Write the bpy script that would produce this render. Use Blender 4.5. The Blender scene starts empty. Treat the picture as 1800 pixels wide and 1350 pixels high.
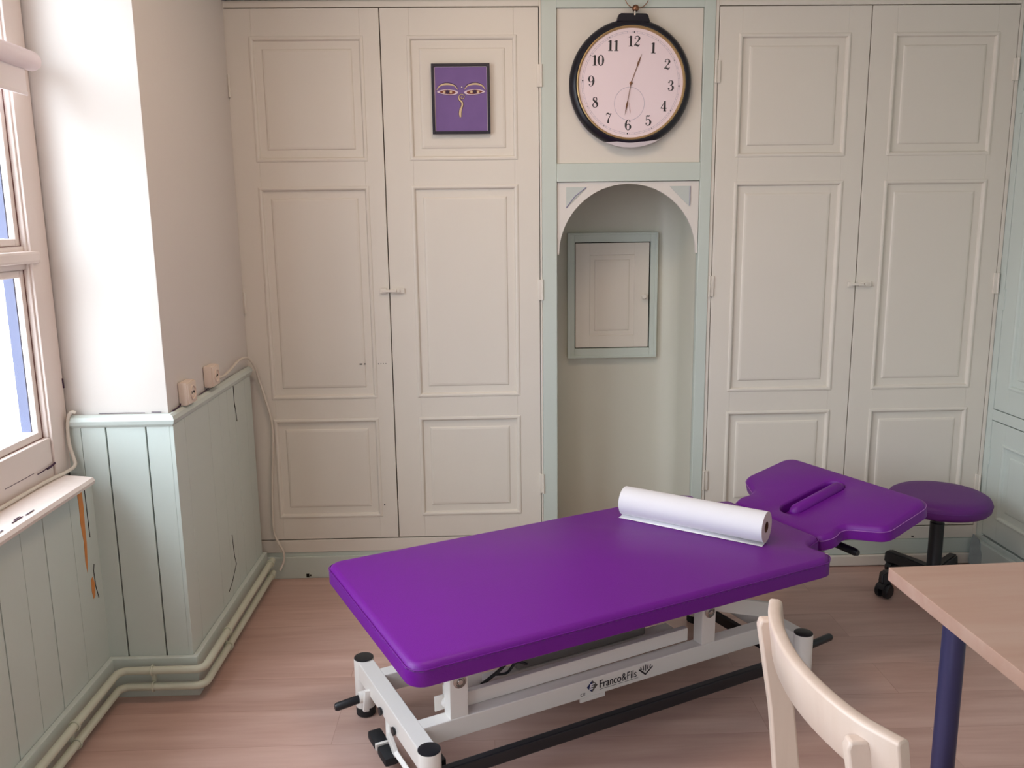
import bpy, bmesh, math, random
from mathutils import Vector, Matrix
random.seed(7)
C = bpy.context.scene.collection
sc = bpy.context.scene
PI = math.pi

# ------------------------------------------------------------ camera, sky, exposure
cam_d = bpy.data.cameras.new('camera'); cam = bpy.data.objects.new('camera', cam_d); C.objects.link(cam)
cam_d.sensor_fit = 'HORIZONTAL'; cam_d.sensor_width = 36.0; cam_d.lens = 30.0
cam_d.clip_start = 0.02; cam_d.clip_end = 100
def cam_axes(pitch, roll, yaw):
    cp, sp = math.cos(pitch), math.sin(pitch)
    r = Vector((1, 0, 0)); f = Vector((0, cp, -sp)); u = r.cross(f)
    cr, sr = math.cos(roll), math.sin(roll)
    r2 = cr*r + sr*u; u2 = -sr*r + cr*u
    X = Vector((math.cos(yaw), -math.sin(yaw), 0)); Y = Vector((math.sin(yaw), math.cos(yaw), 0)); Z = Vector((0, 0, 1))
    t = lambda v: Vector((X.dot(v), Y.dot(v), Z.dot(v)))
    return t(r2), t(u2), t(f)
R_, U_, F_ = cam_axes(math.radians(10.72), math.radians(-.71), math.radians(-1.6))
M = Matrix((R_, U_, -F_)).transposed().to_4x4(); M.translation = Vector((0, 0, 1.5))
cam.matrix_world = M
sc.camera = cam

world = bpy.data.worlds.new('overcast_sky'); sc.world = world; world.use_nodes = True
nt = world.node_tree; nt.nodes.clear()
wo = nt.nodes.new('ShaderNodeOutputWorld'); bg = nt.nodes.new('ShaderNodeBackground')
tc = nt.nodes.new('ShaderNodeTexCoord'); sx = nt.nodes.new('ShaderNodeSeparateXYZ'); rp = nt.nodes.new('ShaderNodeValToRGB')
nt.links.new(tc.outputs['Generated'], sx.inputs[0]); nt.links.new(sx.outputs['Z'], rp.inputs[0])
rp.color_ramp.elements[0].position = 0.0; rp.color_ramp.elements[0].color = (.40, .42, .45, 1)
rp.color_ramp.elements[1].position = 0.25; rp.color_ramp.elements[1].color = (.78, .89, 1.0, 1)
nt.links.new(rp.outputs[0], bg.inputs[0]); bg.inputs[1].default_value = 10.4
nt.links.new(bg.outputs[0], wo.inputs[0])
def portal(loc, sy, sz):
    l = bpy.data.lights.new('window_portal', 'AREA'); l.shape = 'RECTANGLE'; l.size = sz; l.size_y = sy
    l.cycles.is_portal = True
    o = bpy.data.objects.new('window_portal', l); C.objects.link(o); o.location = loc
    o.rotation_euler = (0, -PI/2, 0)      # emits towards +X
    return o
portal((-1.40, 1.60, 1.72), 1.78, 1.70)
portal((-1.40, -1.15, 1.72), 2.0, 1.70)  # portal for the added fill window
lamp_d = bpy.data.lights.new('added_fill_light', 'AREA'); lamp_d.shape = 'DISK'; lamp_d.size = .62; lamp_d.energy = 11; lamp_d.color = (1.0, .72, .52)  # warm fill light, added to brighten the room from out of view
lamp_o = bpy.data.objects.new('added_fill_light', lamp_d); C.objects.link(lamp_o); lamp_o.location = (.10, 2.25, 2.655)
sc.view_settings.view_transform = 'Standard'; sc.view_settings.look = 'None'
sc.view_settings.exposure = 0.0; sc.view_settings.gamma = 1.0; sc.view_settings.use_curve_mapping = False

# ------------------------------------------------------------ helpers
def srgb(r, g, b):
    f = lambda c: (c/255)/12.92 if c/255 <= .04045 else (((c/255)+.055)/1.055)**2.4
    return (f(r), f(g), f(b), 1)
def mat(name, col, rough=.5, metal=0, var=.0, vscale=6, bump=0, bscale=60, spec=.5, sheen=0):
    m = bpy.data.materials.new(name); m.use_nodes = True
    n = m.node_tree; p = n.nodes['Principled BSDF']
    p.inputs['Base Color'].default_value = col; p.inputs['Roughness'].default_value = rough
    p.inputs['Metallic'].default_value = metal; p.inputs['Specular IOR Level'].default_value = spec
    tcn = n.nodes.new('ShaderNodeTexCoord')
    if var:
        nz = n.nodes.new('ShaderNodeTexNoise'); nz.inputs['Scale'].default_value = vscale; nz.inputs['Detail'].default_value = 4
        n.links.new(tcn.outputs['Object'], nz.inputs['Vector'])
        mx = n.nodes.new('ShaderNodeMix'); mx.data_type = 'RGBA'
        mx.inputs['A'].default_value = tuple(c*(1-var) for c in col[:3])+(1,)
        mx.inputs['B'].default_value = tuple(min(1, c*(1+var)) for c in col[:3])+(1,)
        n.links.new(nz.outputs['Fac'], mx.inputs['Factor']); n.links.new(mx.outputs['Result'], p.inputs['Base Color'])
    if bump:
        n2 = n.nodes.new('ShaderNodeTexNoise'); n2.inputs['Scale'].default_value = bscale; n2.inputs['Detail'].default_value = 3
        n.links.new(tcn.outputs['Object'], n2.inputs['Vector'])
        b = n.nodes.new('ShaderNodeBump'); b.inputs['Strength'].default_value = bump; b.inputs['Distance'].default_value = .002
        n.links.new(n2.outputs['Fac'], b.inputs['Height']); n.links.new(b.outputs[0], p.inputs['Normal'])
    return m
CREAM = mat('cream_paint', srgb(226, 219, 207), .42, var=.03, vscale=3, bump=.25, bscale=25)
WALL = mat('plaster_paint', srgb(222, 215, 208), .6, var=.03, vscale=2, bump=.35, bscale=18)
MINT = mat('mint_paint', srgb(202, 211, 202), .42, var=.03, vscale=4, bump=.25, bscale=25)
MINT2 = mat('pale_mint_paint', srgb(203, 212, 205), .42, var=.04, vscale=4, bump=.3, bscale=20)
WINPAINT = mat('window_paint', srgb(228, 214, 206), .4, var=.04, vscale=8, bump=.35, bscale=40)
SPANDREL = mat('spandrel_paint', srgb(226, 220, 212), .45, var=.02)
DARK = mat('dark_void', srgb(26, 22, 18), .9)
BLUEREV = mat('outer_frame_skylit', srgb(88, 94, 122), .5, var=.05, vscale=20)  # bluish sky light on the outer frame, put into its colour
WHITE = mat('white_powder_coat', srgb(236, 230, 224), .3, var=.01)
BLACK = mat('black_plastic', srgb(22, 24, 30), .4)
BLACKR = mat('black_rubber', srgb(20, 22, 26), .65)
STEEL = mat('steel', srgb(180, 178, 175), .25, metal=1)
BRONZE = mat('bronze', srgb(150, 110, 85), .3, metal=1)
PURPLE = mat('purple_vinyl', srgb(106, 14, 134), .42, spec=.35, var=.03, vscale=8, bump=.25, bscale=300)
PURPLE2 = mat('stool_vinyl', srgb(96, 34, 118), .5, spec=.35, var=.03, vscale=8, bump=.25, bscale=300)
THREAD = mat('seam_thread', srgb(178, 120, 190), .6)
THREADP = mat('seam_thread_dark', srgb(100, 40, 125), .6)
PAPER = mat('paper', srgb(230, 227, 230), .75, bump=.1, bscale=200)
PAPEREND = mat('paper_edge', srgb(222, 198, 196), .85, bump=.3, bscale=400)
CARD = mat('cardboard', srgb(110, 72, 56), .8)
SOCKET = mat('socket_plastic', srgb(232, 214, 198), .35)
CABLE = mat('painted_cable', srgb(214, 204, 190), .5)
PIPE = mat('painted_pipe', srgb(202, 205, 186), .4, var=.04, vscale=20)
FROSTED = mat('roller_fabric', srgb(240, 230, 228), .7)
TUBE = mat('blind_tube', srgb(232, 214, 214), .35)
LEGBLUE = mat('blue_metal', srgb(62, 60, 98), .35, metal=.3)
GALV = mat('worn_primer', srgb(150, 158, 156), .6, var=.3, vscale=30)
WEAR = mat('worn_joint', srgb(120, 84, 78), .8, var=.3, vscale=60)
ORANGE = mat('orange_stain', srgb(214, 138, 72), .7, var=.2, vscale=30)
GOLD = mat('gold', srgb(186, 158, 110), .4, metal=.7)
FACE = mat('dial_face', srgb(246, 228, 232), .5)
INK = mat('black_ink', srgb(30, 24, 30), .5)
INKBLUE = mat('blue_ink', srgb(38, 44, 90), .5)
GREYINK = mat('grey_ink', srgb(150, 145, 170), .6)
FRAMEB = mat('black_frame', srgb(22, 14, 34), .35)
CASEB = mat('clock_case', srgb(20, 18, 30), .3)
CANVAS = mat('purple_canvas', srgb(120, 92, 150), .7, var=.12, vscale=18)
EYEW = mat('eye_white', srgb(225, 205, 215), .6)
EYEB = mat('eye_brown', srgb(120, 50, 30), .6)
EYEG = mat('eye_gold', srgb(216, 190, 150), .6)
CREASE = mat('crease_ink', srgb(60, 30, 60), .7)
RIMGREY = mat('grey_segment', srgb(205, 196, 200), .6)

def glass_mat():
    m = bpy.data.materials.new('clear_glass'); m.use_nodes = True
    n = m.node_tree; n.nodes.clear()
    o = n.nodes.new('ShaderNodeOutputMaterial'); t = n.nodes.new('ShaderNodeBsdfTransparent'); g = n.nodes.new('ShaderNodeBsdfGlossy')
    g.inputs['Roughness'].default_value = .02
    x = n.nodes.new('ShaderNodeMixShader'); lw = n.nodes.new('ShaderNodeLayerWeight'); lw.inputs['Blend'].default_value = .5
    pw = n.nodes.new('ShaderNodeMath'); pw.operation = 'POWER'; pw.inputs[1].default_value = 5; n.links.new(lw.outputs['Facing'], pw.inputs[0])
    f = n.nodes.new('ShaderNodeMath'); f.operation = 'MULTIPLY_ADD'; f.inputs[1].default_value = .5; f.inputs[2].default_value = .02; n.links.new(pw.outputs[0], f.inputs[0])
    n.links.new(f.outputs[0], x.inputs[0]); n.links.new(t.outputs[0], x.inputs[1]); n.links.new(g.outputs[0], x.inputs[2])
    n.links.new(x.outputs[0], o.inputs[0]); return m
GLASS = glass_mat()

def wood_mat(name, c1, c2, c3, rough, along, planks=None, bump=.1):
    """stretched-noise grain; along = 0 (x) or 1 (y); planks=(length,width)"""
    m = bpy.data.materials.new(name); m.use_nodes = True
    n = m.node_tree; p = n.nodes['Principled BSDF']; p.inputs['Roughness'].default_value = rough
    tcn = n.nodes.new('ShaderNodeTexCoord'); mp = n.nodes.new('ShaderNodeMapping')
    n.links.new(tcn.outputs['Object'], mp.inputs[0])
    s = [7, 7, 7]; s[along] = .8; mp.inputs['Scale'].default_value = s
    vec = mp.outputs[0]
    nz = n.nodes.new('ShaderNodeTexNoise'); nz.inputs['Scale'].default_value = 1.6; nz.inputs['Detail'].default_value = 6; nz.inputs['Distortion'].default_value = .6
    fine = n.nodes.new('ShaderNodeTexNoise'); fine.inputs['Scale'].default_value = 9; fine.inputs['Detail'].default_value = 5
    if planks:
        br = n.nodes.new('ShaderNodeTexBrick'); br.inputs['Scale'].default_value = 1
        br.inputs['Brick Width'].default_value = planks[0]; br.inputs['Row Height'].default_value = planks[1]
        br.inputs['Mortar Size'].default_value = .0012; br.inputs['Mortar Smooth'].default_value = .3; br.offset = .37
        br.inputs['Color1'].default_value = (0, 0, 0, 1); br.inputs['Color2'].default_value = (1, 1, 1, 1); br.inputs['Mortar'].default_value = (.5, .5, .5, 1)
        n.links.new(tcn.outputs['Object'], br.inputs['Vector'])
        va = n.nodes.new('ShaderNodeVectorMath'); va.operation = 'MULTIPLY_ADD'
        n.links.new(br.outputs['Color'], va.inputs[0]); va.inputs[1].default_value = (7, 5, 3)
        n.links.new(vec, va.inputs[2]); vec = va.outputs[0]
    n.links.new(vec, nz.inputs['Vector']); n.links.new(vec, fine.inputs['Vector'])
    ad = n.nodes.new('ShaderNodeMath'); ad.operation = 'MULTIPLY_ADD'; ad.inputs[1].default_value = .3
    n.links.new(fine.outputs['Fac'], ad.inputs[0]); n.links.new(nz.outputs['Fac'], ad.inputs[2])
    r = n.nodes.new('ShaderNodeValToRGB'); n.links.new(ad.outputs[0], r.inputs[0])
    e = r.color_ramp.elements; e[0].position = .38; e[0].color = c1; e[1].position = .88; e[1].color = c3
    k = e.new(.62); k.color = c2
    col = r.outputs[0]
    if planks:
        mx = n.nodes.new('ShaderNodeMix'); mx.data_type = 'RGBA'; mx.blend_type = 'MULTIPLY'
        mx.inputs['B'].default_value = (.8, .76, .72, 1)
        n.links.new(br.outputs['Fac'], mx.inputs['Factor']); n.links.new(col, mx.inputs['A']); col = mx.outputs['Result']
        hs = n.nodes.new('ShaderNodeMix'); hs.data_type = 'RGBA'; hs.blend_type = 'MULTIPLY'; hs.inputs['Factor'].default_value = .07
        n.links.new(col, hs.inputs['A']); n.links.new(br.outputs['Color'], hs.inputs['B']); col = hs.outputs['Result']
    n.links.new(col, p.inputs['Base Color'])
    b = n.nodes.new('ShaderNodeBump'); b.inputs['Strength'].default_value = bump; b.inputs['Distance'].default_value = .001
    n.links.new(fine.outputs['Fac'], b.inputs['Height']); n.links.new(b.outputs[0], p.inputs['Normal'])
    return m
FLOORM = wood_mat('laminate_floor', srgb(182, 147, 134), srgb(198, 163, 150), srgb(212, 180, 168), .36, 0, (1.3, .19), .04)
BIRCH = wood_mat('birch_top', srgb(174, 138, 120), srgb(181, 147, 130), srgb(187, 156, 140), .4, 0)
CHAIRW = wood_mat('pale_varnished_wood', srgb(206, 182, 166), srgb(212, 190, 174), srgb(218, 198, 184), .3, 2, None, .05)

def add_box(bm, x0, x1, y0, y1, z0, z1, mx=None, bev=0):
    b2 = bmesh.new() if bev else bm
    vs = [b2.verts.new((x, y, z)) for x in (x0, x1) for y in (y0, y1) for z in (z0, z1)]
    for f in ((0, 1, 3, 2), (4, 6, 7, 5), (0, 4, 5, 1), (2, 3, 7, 6), (0, 2, 6, 4), (1, 5, 7, 3)):
        b2.faces.new([vs[i] for i in f])
    if bev:
        bmesh.ops.bevel(b2, geom=b2.edges[:], offset=bev, segments=2, affect='EDGES', profile=.6)
        if mx: bmesh.ops.transform(b2, matrix=mx, verts=b2.verts[:])
        me = bpy.data.meshes.new('t'); b2.to_mesh(me); b2.free(); bm.from_mesh(me); bpy.data.meshes.remove(me)
    elif mx: bmesh.ops.transform(bm, matrix=mx, verts=vs)
def add_tube(bm, pts, r, seg=12, caps=True):
    """round tube through pts; r number or list"""
    pts = [Vector(p) for p in pts]; n = len(pts); rr = r if isinstance(r, (list, tuple)) else [r]*n
    rings = []; prev = None
    for i, p in enumerate(pts):
        t = (pts[min(i+1, n-1)]-pts[max(i-1, 0)]).normalized()
        if prev is None:
            a = Vector((0, 0, 1)) if abs(t.z) < .9 else Vector((1, 0, 0)); nx = t.cross(a).normalized()
        else: nx = (prev - t*prev.dot(t)).normalized()
        prev = nx; ny = t.cross(nx)
        rings.append([bm.verts.new(p+nx*rr[i]*math.cos(2*PI*k/seg)+ny*rr[i]*math.sin(2*PI*k/seg)) for k in range(seg)])
    for a, b in zip(rings, rings[1:]):
        for k in range(seg): bm.faces.new((a[k], a[(k+1) % seg], b[(k+1) % seg], b[k]))
    if caps: bm.faces.new(rings[0][::-1]); bm.faces.new(rings[-1])
def add_lathe(bm, prof, seg=48, mx=None, caps=True):
    """prof: (radius, height) pairs round Z"""
    vs = []; rings = []
    for r, h in prof:
        ring = [bm.verts.new((r*math.cos(2*PI*k/seg), r*math.sin(2*PI*k/seg), h)) for k in range(seg)]
        rings.append(ring); vs += ring
    for a, b in zip(rings, rings[1:]):
        for k in range(seg): bm.faces.new((a[k], a[(k+1) % seg], b[(k+1) % seg], b[k]))
    if caps: bm.faces.new(rings[0][::-1]); bm.faces.new(rings[-1])
    if mx: bmesh.ops.transform(bm, matrix=mx, verts=vs)
def add_prism(bm, poly, h0, h1, mx=None):
    """poly in XY extruded along Z h0..h1"""
    a = [bm.verts.new((x, y, h0)) for x, y in poly]; b = [bm.verts.new((x, y, h1)) for x, y in poly]
    n = len(poly); bm.faces.new(a[::-1]); bm.faces.new(b)
    for i in range(n): bm.faces.new((a[i], a[(i+1) % n], b[(i+1) % n], b[i]))
    if mx: bmesh.ops.transform(bm, matrix=mx, verts=a+b)
def catmull(pts, k=6, closed=False):
    P = [tuple(p) for p in pts]; n = len(P); out = []
    rng = range(n) if closed else range(n-1)
    for i in rng:
        p0 = P[(i-1) % n] if closed or i else P[0]; p1 = P[i]; p2 = P[(i+1) % n]
        p3 = P[(i+2) % n] if closed or i+2 < n else P[-1]
        for j in range(k):
            t = j/k
            out.append(tuple(.5*((2*b)+(-a+c)*t+(2*a-5*b+4*c-d)*t*t+(-a+3*b-3*c+d)*t**3) for a, b, c, d in zip(p0, p1, p2, p3)))
    if not closed: out.append(P[-1])
    return out
def obj(name, bm, m, parent=None, smooth=False, bevel=0, label=None, loc=None, auto=35):
    bmesh.ops.recalc_face_normals(bm, faces=bm.faces[:])
    me = bpy.data.meshes.new(name); bm.to_mesh(me); bm.free()
    o = bpy.data.objects.new(name, me); C.objects.link(o)
    for k in (m if isinstance(m, (list, tuple)) else [m]): me.materials.append(k)
    if bevel:
        b = o.modifiers.new('bevel', 'BEVEL'); b.width = bevel; b.segments = 2; b.limit_method = 'ANGLE'; b.angle_limit = math.radians(40)
        b.harden_normals = False
    if smooth:
        ca = math.cos(math.radians(auto)); bm2 = bmesh.new(); bm2.from_mesh(me)
        for f in bm2.faces: f.smooth = True
        for e in bm2.edges:
            if len(e.link_faces) == 2 and e.link_faces[0].normal.dot(e.link_faces[1].normal) < ca: e.smooth = False
        bm2.to_mesh(me); bm2.free()
    if parent: o.parent = parent
    if label: o['label'] = label
    return o
def thing(name, label, cat, loc=(0, 0, 0), rz=0, group=None):
    o = bpy.data.objects.new(name, None); C.objects.link(o); o.empty_display_size = .1
    o.location = loc; o.rotation_euler = (0, 0, rz); o['label'] = label; o['category'] = cat
    if group: o['group'] = group
    return o
def struct(name, bm, m, parent=None, **k):
    o = obj(name, bm, m, parent, **k)
    if not parent: o['kind'] = 'structure'
    return o
def tag(o, label, cat, group=None):
    o['label'] = label; o['category'] = cat
    if group: o['group'] = group
    return o
B = bmesh.new
def T(x, y, z): return Matrix.Translation((x, y, z))

# ------------------------------------------------------------ room shell
LX = -1.31      # inner face of the wall plane at the window
BY = 3.50       # front plane of the built-in cupboards
RX = 2.13       # right side
ZC = 2.75; Y0 = -2.4
bm = B(); add_box(bm, -1.6, 2.3, Y0-.1, 4.0, -.06, 0); struct('floor', bm, FLOORM)
bm = B(); add_box(bm, -1.6, 2.3, Y0-.1, 4.0, ZC, ZC+.06); struct('ceiling', bm, WALL)
# left wall: the window opening and a second one added for fill light
bm = B()
WY0, WY1, WZ0, WZ1 = .72, 2.60, .76, 2.56
VY0, VY1 = -2.2, -.1
x0, x1 = LX-.07, LX
for (a, b, c, d) in ((Y0, VY0, 0, ZC), (VY0, VY1, 0, WZ0), (VY0, VY1, WZ1, ZC), (VY1, WY0, 0, ZC), (WY0, WY1, 0, WZ0-.005), (WY0, WY1, WZ1, ZC), (WY1, 4.0, 0, ZC)):
    add_box(bm, x0, x1, a, b, c, d)
struct('wall_left', bm, WALL)
bm = B(); add_box(bm, -1.4, RX+.1, Y0-.08, Y0, 0, ZC); struct('wall_front', bm, WALL)
# pillar (projecting masonry) between window and cupboards
PX = -.99; PY = 2.605
bm = B(); add_box(bm, LX, PX, PY, 4.0, 0, ZC, bev=.006); struct('wall_corner', bm, WALL, smooth=True)
# back wall behind the cupboards, upper frieze
bm = B(); add_box(bm, PX, RX, 3.95, 4.0, 0, ZC); add_box(bm, PX, RX, 3.50, 3.95, 2.60, ZC); struct('wall_back', bm, WALL)
bm = B()
add_box(bm, RX, RX+.05, Y0, 4.0, 2.36, ZC); add_box(bm, RX+.03, RX+.06, Y0, 4.0, 0, 2.36); struct('wall_right', bm, MINT2)
# frieze moulding above the cupboards
bm = B(); add_box(bm, PX, RX, BY-.012, BY+.02, 2.345, 2.60); add_box(bm, PX, RX, BY-.022, BY+.0, 2.345, 2.36, bev=.003)
struct('trim_1', bm, MINT)

bm = B(); add_lathe(bm, [(.36, 0), (.36, .085), (.30, .09)], 48, T(.10, 2.25, 2.66), caps=False); add_lathe(bm, [(.35, .088), (.345, .088), (.31, .002), (.36, 0)], 48, T(.10, 2.25, 2.66), caps=False)
cl_ = tag(obj('added_fill_lamp', bm, WHITE, None, smooth=True), 'unseen round white fill lamp, added on the ceiling to warm and brighten the room', 'lamp'); lamp_o.parent = cl_  # added housing for the fill light, never in view

# ------------------------------------------------------------ wainscot: boards with real gaps over a dark backing
def boards(name, axis, face, cuts, z0, z1, depth, sign, gaps, extra=None):
    """axis 'y': boards run along y at x=face; axis 'x': along x at y=face"""
    bm = B()
    for i in range(len(cuts)-1):
        a = cuts[i]+gaps[i]/2; b = cuts[i+1]-gaps[i+1]/2
        lo, hi = sorted((face, face-sign*depth))
        if axis == 'y': add_box(bm, lo, hi, a, b, z0, z1, bev=.0012)
        else: add_box(bm, a, b, lo, hi, z0, z1, bev=.0012)
    return struct(name, bm, MINT2)
H_ = .0014; W_ = .0045
near = [Y0, *[round(-2.31+.118*i, 3) for i in range(36)], 1.93, 2.048, 2.17, 2.287, 2.44, 2.60]
gaps = [0]+[H_]*36+[H_, W_, H_*1.3, W_*.9, H_*1.4, 0]
bm = B(); add_box(bm, LX+.001, -1.262, Y0, PY, .0, .735); struct('trim_2', bm, DARK)
near_w = boards('trim_3', 'y', -1.24, near, .02, .735, .02, 1, gaps)
bm = B(); add_box(bm, LX+.002, PX+.0, PY-.004, PY-.0005, 0, .90); add_box(bm, PX+.0005, PX+.003, PY, BY, 0, .90); struct('trim_4', bm, DARK)
boards('trim_5', 'x', 2.590, [-1.303, -1.256, -1.18, -1.058, -.9862], .02, .905, .010, -1, [0, H_, W_, W_, 0])
boards('trim_6', 'y', -.9735, [2.590, 2.69, 2.925, 3.042, 3.138, 3.225, 3.375, 3.462], .02, .905, .0125, 1, [0, H_, H_*1.6, H_, H_, W_*.7, H_, 0])
# dark jagged splits in the old boards
def split_mark(name, pts, w, parent=None):
    bm = B()
    add_tube(bm, pts, w, 6)
    return obj(name, bm, DARK, near_w)
split_mark('paint_crack', [(-1.2395, 2.538, .72), (-1.2395, 2.540, .64), (-1.2395, 2.541, .56)], .0014)
split_mark('paint_crack', [(-1.2395, 2.548, .47), (-1.2395, 2.541, .45), (-1.2395, 2.544, .40), (-1.2395, 2.556, .355)], .0014)
split_mark('paint_crack', [(-.9733, 3.075, .36), (-.9733, 3.085, .27), (-.9733, 3.10, .235), (-.9733, 3.04, .19), (-.9733, 2.99, .17)], .0016)
split_mark('paint_crack', [(-.9733, 3.225, .90), (-.9733, 3.222, .84), (-.9733, 3.235, .79), (-.9733, 3.24, .76)], .0018)
# orange paint run on the near board
bm = B()
poly = [(y+.035, z) for y, z in [(2.455, .735), (2.485, .735), (2.487, .66), (2.482, .60), (2.482, .55), (2.474, .49), (2.468, .46), (2.462, .50), (2.466, .56), (2.458, .62), (2.46, .68)]]
add_prism(bm, poly, 0, .0008, Matrix(((0, 0, 1, -1.2398), (1, 0, 0, 0), (0, 1, 0, 0), (0, 0, 0, 1))))
poly = [(y+.045, z) for y, z in [(2.474, .43), (2.486, .435), (2.495, .41), (2.490, .37), (2.478, .365), (2.472, .39)]]
add_prism(bm, poly, 0, .0008, Matrix(((0, 0, 1, -1.2398), (1, 0, 0, 0), (0, 1, 0, 0), (0, 0, 0, 1))))
obj('paint_stain', bm, ORANGE, near_w, label='orange paint run on the pale green boards')
# dado rail on the pillar
bm = B()
def rail_prof(off): return [(0, .897), (off*.45, .897), (off*.8, .905), (off, .917), (off*.8, .929), (off*.3, .935), (0, .935)]
o_ = .020
for (dx, z) in [(0, 0)]:
    pr = [(p, z_) for p, z_ in rail_prof(o_)]
    ringA = []; rings = []
    for (kind) in ('start', 'corner', 'end'):
        ring = []
        for off, z_ in pr:
            if kind == 'start': v = (-1.285, 2.595-off, z_)
            elif kind == 'corner': v = (-.985+off, 2.595-off, z_)
            else: v = (-.985+off, 3.475, z_)
            ring.append(bm.verts.new(v))
        rings.append(ring)
    for a, b in zip(rings, rings[1:]):
        for k in range(len(pr)): bm.faces.new((a[k], a[(k+1) % len(pr)], b[(k+1) % len(pr)], b[k]))
    bm.faces.new(rings[0]); bm.faces.new(rings[-1])
struct('trim_7', bm, MINT2)
# skirting boards
bm = B(); add_box(bm, -1.2395, -1.222, Y0, 2.571, 0, .135, bev=.003); struct('baseboard_left', bm, MINT2)
bm = B(); add_box(bm, -1.2395, -.9555, 2.571, 2.5895, 0, .135, bev=.003); add_box(bm, -.973, -.9555, 2.5895, 3.47, 0, .135, bev=.003); struct('baseboard_corner', bm, MINT2)

# ------------------------------------------------------------ window
def window(name, ya, yb, full=True):
    root = bpy.data.objects.new(name, None); C.objects.link(root); root['kind'] = 'structure'
    xg = LX-.023
    bm = B()
    # casing: flat jambs with a stepped moulding, head and bottom rail
    for y0_, y1_ in ((ya, ya+.098), (yb-.098, yb)):
        add_box(bm, LX-.06, LX+.012, y0_, y1_, WZ0, WZ1, bev=.003)
    inn = [(ya+.085, ya+.105), (yb-.105, yb-.085)]
    for y0_, y1_ in inn:
        add_box(bm, LX-.05, LX+.004, y0_, y1_, WZ0+.13, WZ1-.1, bev=.004)
    add_box(bm, LX-.06, LX+.012, ya+.1, yb-.1, WZ1-.11, WZ1, bev=.003)
    add_box(bm, LX-.06, LX+.006, ya+.1, yb-.1, WZ0, WZ0+.13, bev=.003)
    obj('window_frame', bm, WINPAINT, root)
    mid = (ya+yb)/2
    bm = B(); add_box(bm, LX-.05, LX+.01, mid-.03, mid+.03, WZ0+.13, WZ1-.11, bev=.004); obj('meeting_stile', bm, WINPAINT, root)
    bm = B()
    add_box(bm, LX-.05, LX+.022, ya+.09, mid-.03, 1.402, 1.436, bev=.008); add_box(bm, LX-.05, LX+.022, mid+.03, yb-.065, 1.402, 1.436, bev=.008)
    add_box(bm, LX-.05, LX-.005, ya+.1, yb-.1, 1.385, 1.45)
    obj('transom', bm, WINPAINT, root)
    for (a, b) in ((ya+.105, mid-.03), (mid+.03, yb-.105)):
        for (c, d) in ((WZ0+.13, 1.385), (1.45, WZ1-.11)):
            s = B(); w = .022
            add_box(s, LX-.030, LX-.012, a, a+w, c, d, bev=.004); add_box(s, LX-.030, LX-.012, b-w, b, c, d, bev=.004)
            add_box(s, LX-.030, LX-.012, a+w, b-w, c, c+w, bev=.004); add_box(s, LX-.030, LX-.012, a+w, b-w, d-w, d, bev=.004)
            so = obj('sash', s, WINPAINT, root)
            j_ = B(); add_box(j_, LX-.014, LX-.0105, b-.0015, b+.0015, c-.001, d); add_box(j_, LX-.014, LX-.0105, a, b, c-.0018, c+.0014); add_box(j_, LX-.014, LX-.0105, a, b, d-.0012, d+.0014)
            obj('joint_line', j_, WEAR, so)
            g = B(); add_box(g, xg-.002, xg+.002, a+w*.5, b-w*.5, c+w*.5, d-w*.5); obj('glass_pane', g, GLASS, so)
            e = B(); add_box(e, xg-.036, xg-.008, b-w-.002, b-w+.008, c+w, d-w); obj('outer_bead', e, BLUEREV, so, label='outer edge of the sash, sky light painted in as blue-grey')
    return root
window('window_1', WY0, WY1)
window('added_fill_window', VY0, VY1)  # unseen second window, added to let in more fill light
# sill shelf on top of the boarding
bm = B()
prof = [(LX+.006, .735), (-1.207, .735), (-1.193, .742), (-1.190, .752), (-1.196, .762), (-1.222, .765), (LX+.006, .772)]
a = [bm.verts.new((x, Y0, z)) for x, z in prof]; b = [bm.verts.new((x, 2.51, z)) for x, z in prof]
n = len(prof); bm.faces.new(a); bm.faces.new(b)
for i in range(n): bm.faces.new((a[i], a[(i+1) % n], b[(i+1) % n], b[i]))
sill = struct('trim_8', bm, WINPAINT)
bm = B()
random.seed(3)
for (y, x, l) in ((2.10, -1.215, .05), (2.16, -1.212, .04), (2.02, -1.21, .03), (2.12, -1.222, .03), (1.95, -1.22, .04), (2.545-.08, -1.255, .02)):
    add_box(bm, x-.0015, x+.0015, y, y+l, .7655, .7665)
obj('paint_chip', bm, CREASE, sill)
# cracks along the rail and on the window's bottom rail
dado = bpy.data.objects['trim_7']; win = [o for o in bpy.data.objects['window_1'].children if o.name.startswith('window_frame')][0]
for par, pts, w in ((dado, [(-.984, 2.62, .936), (-.983, 2.66, .938), (-.984, 2.69, .940), (-.983, 2.70, .947), (-.984, 2.74, .944), (-.983, 2.80, .950), (-.984, 2.84, .948)], .0022),
                    (dado, [(-.984, 2.88, .937), (-.983, 2.93, .939), (-.984, 3.02, .944), (-.983, 3.10, .950)], .0016),
                    (dado, [(-1.20, 2.601, .937), (-1.12, 2.600, .938), (-1.06, 2.601, .937)], .0010), (dado, [(-1.04, 2.601, .939), (-1.01, 2.600, .939)], .0012),
                    (win, [(LX+.0115, 2.40, .806), (LX+.012, 2.425, .806), (LX+.0115, 2.45, .808)], .0016), (win, [(LX+.0115, 2.455, .806), (LX+.0125, 2.475, .808), (LX+.0115, 2.50, .811)], .0032),
                    (win, [(LX+.006, 2.24, .812), (LX+.006, 2.33, .811), (LX+.006, 2.39, .811)], .0009), (win, [(LX+.0115, 2.597, 1.05), (LX+.0125, 2.598, 1.02)], .003)):
    bm = B(); add_tube(bm, pts, w, 6); obj('paint_crack', bm, CREASE, par)
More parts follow.
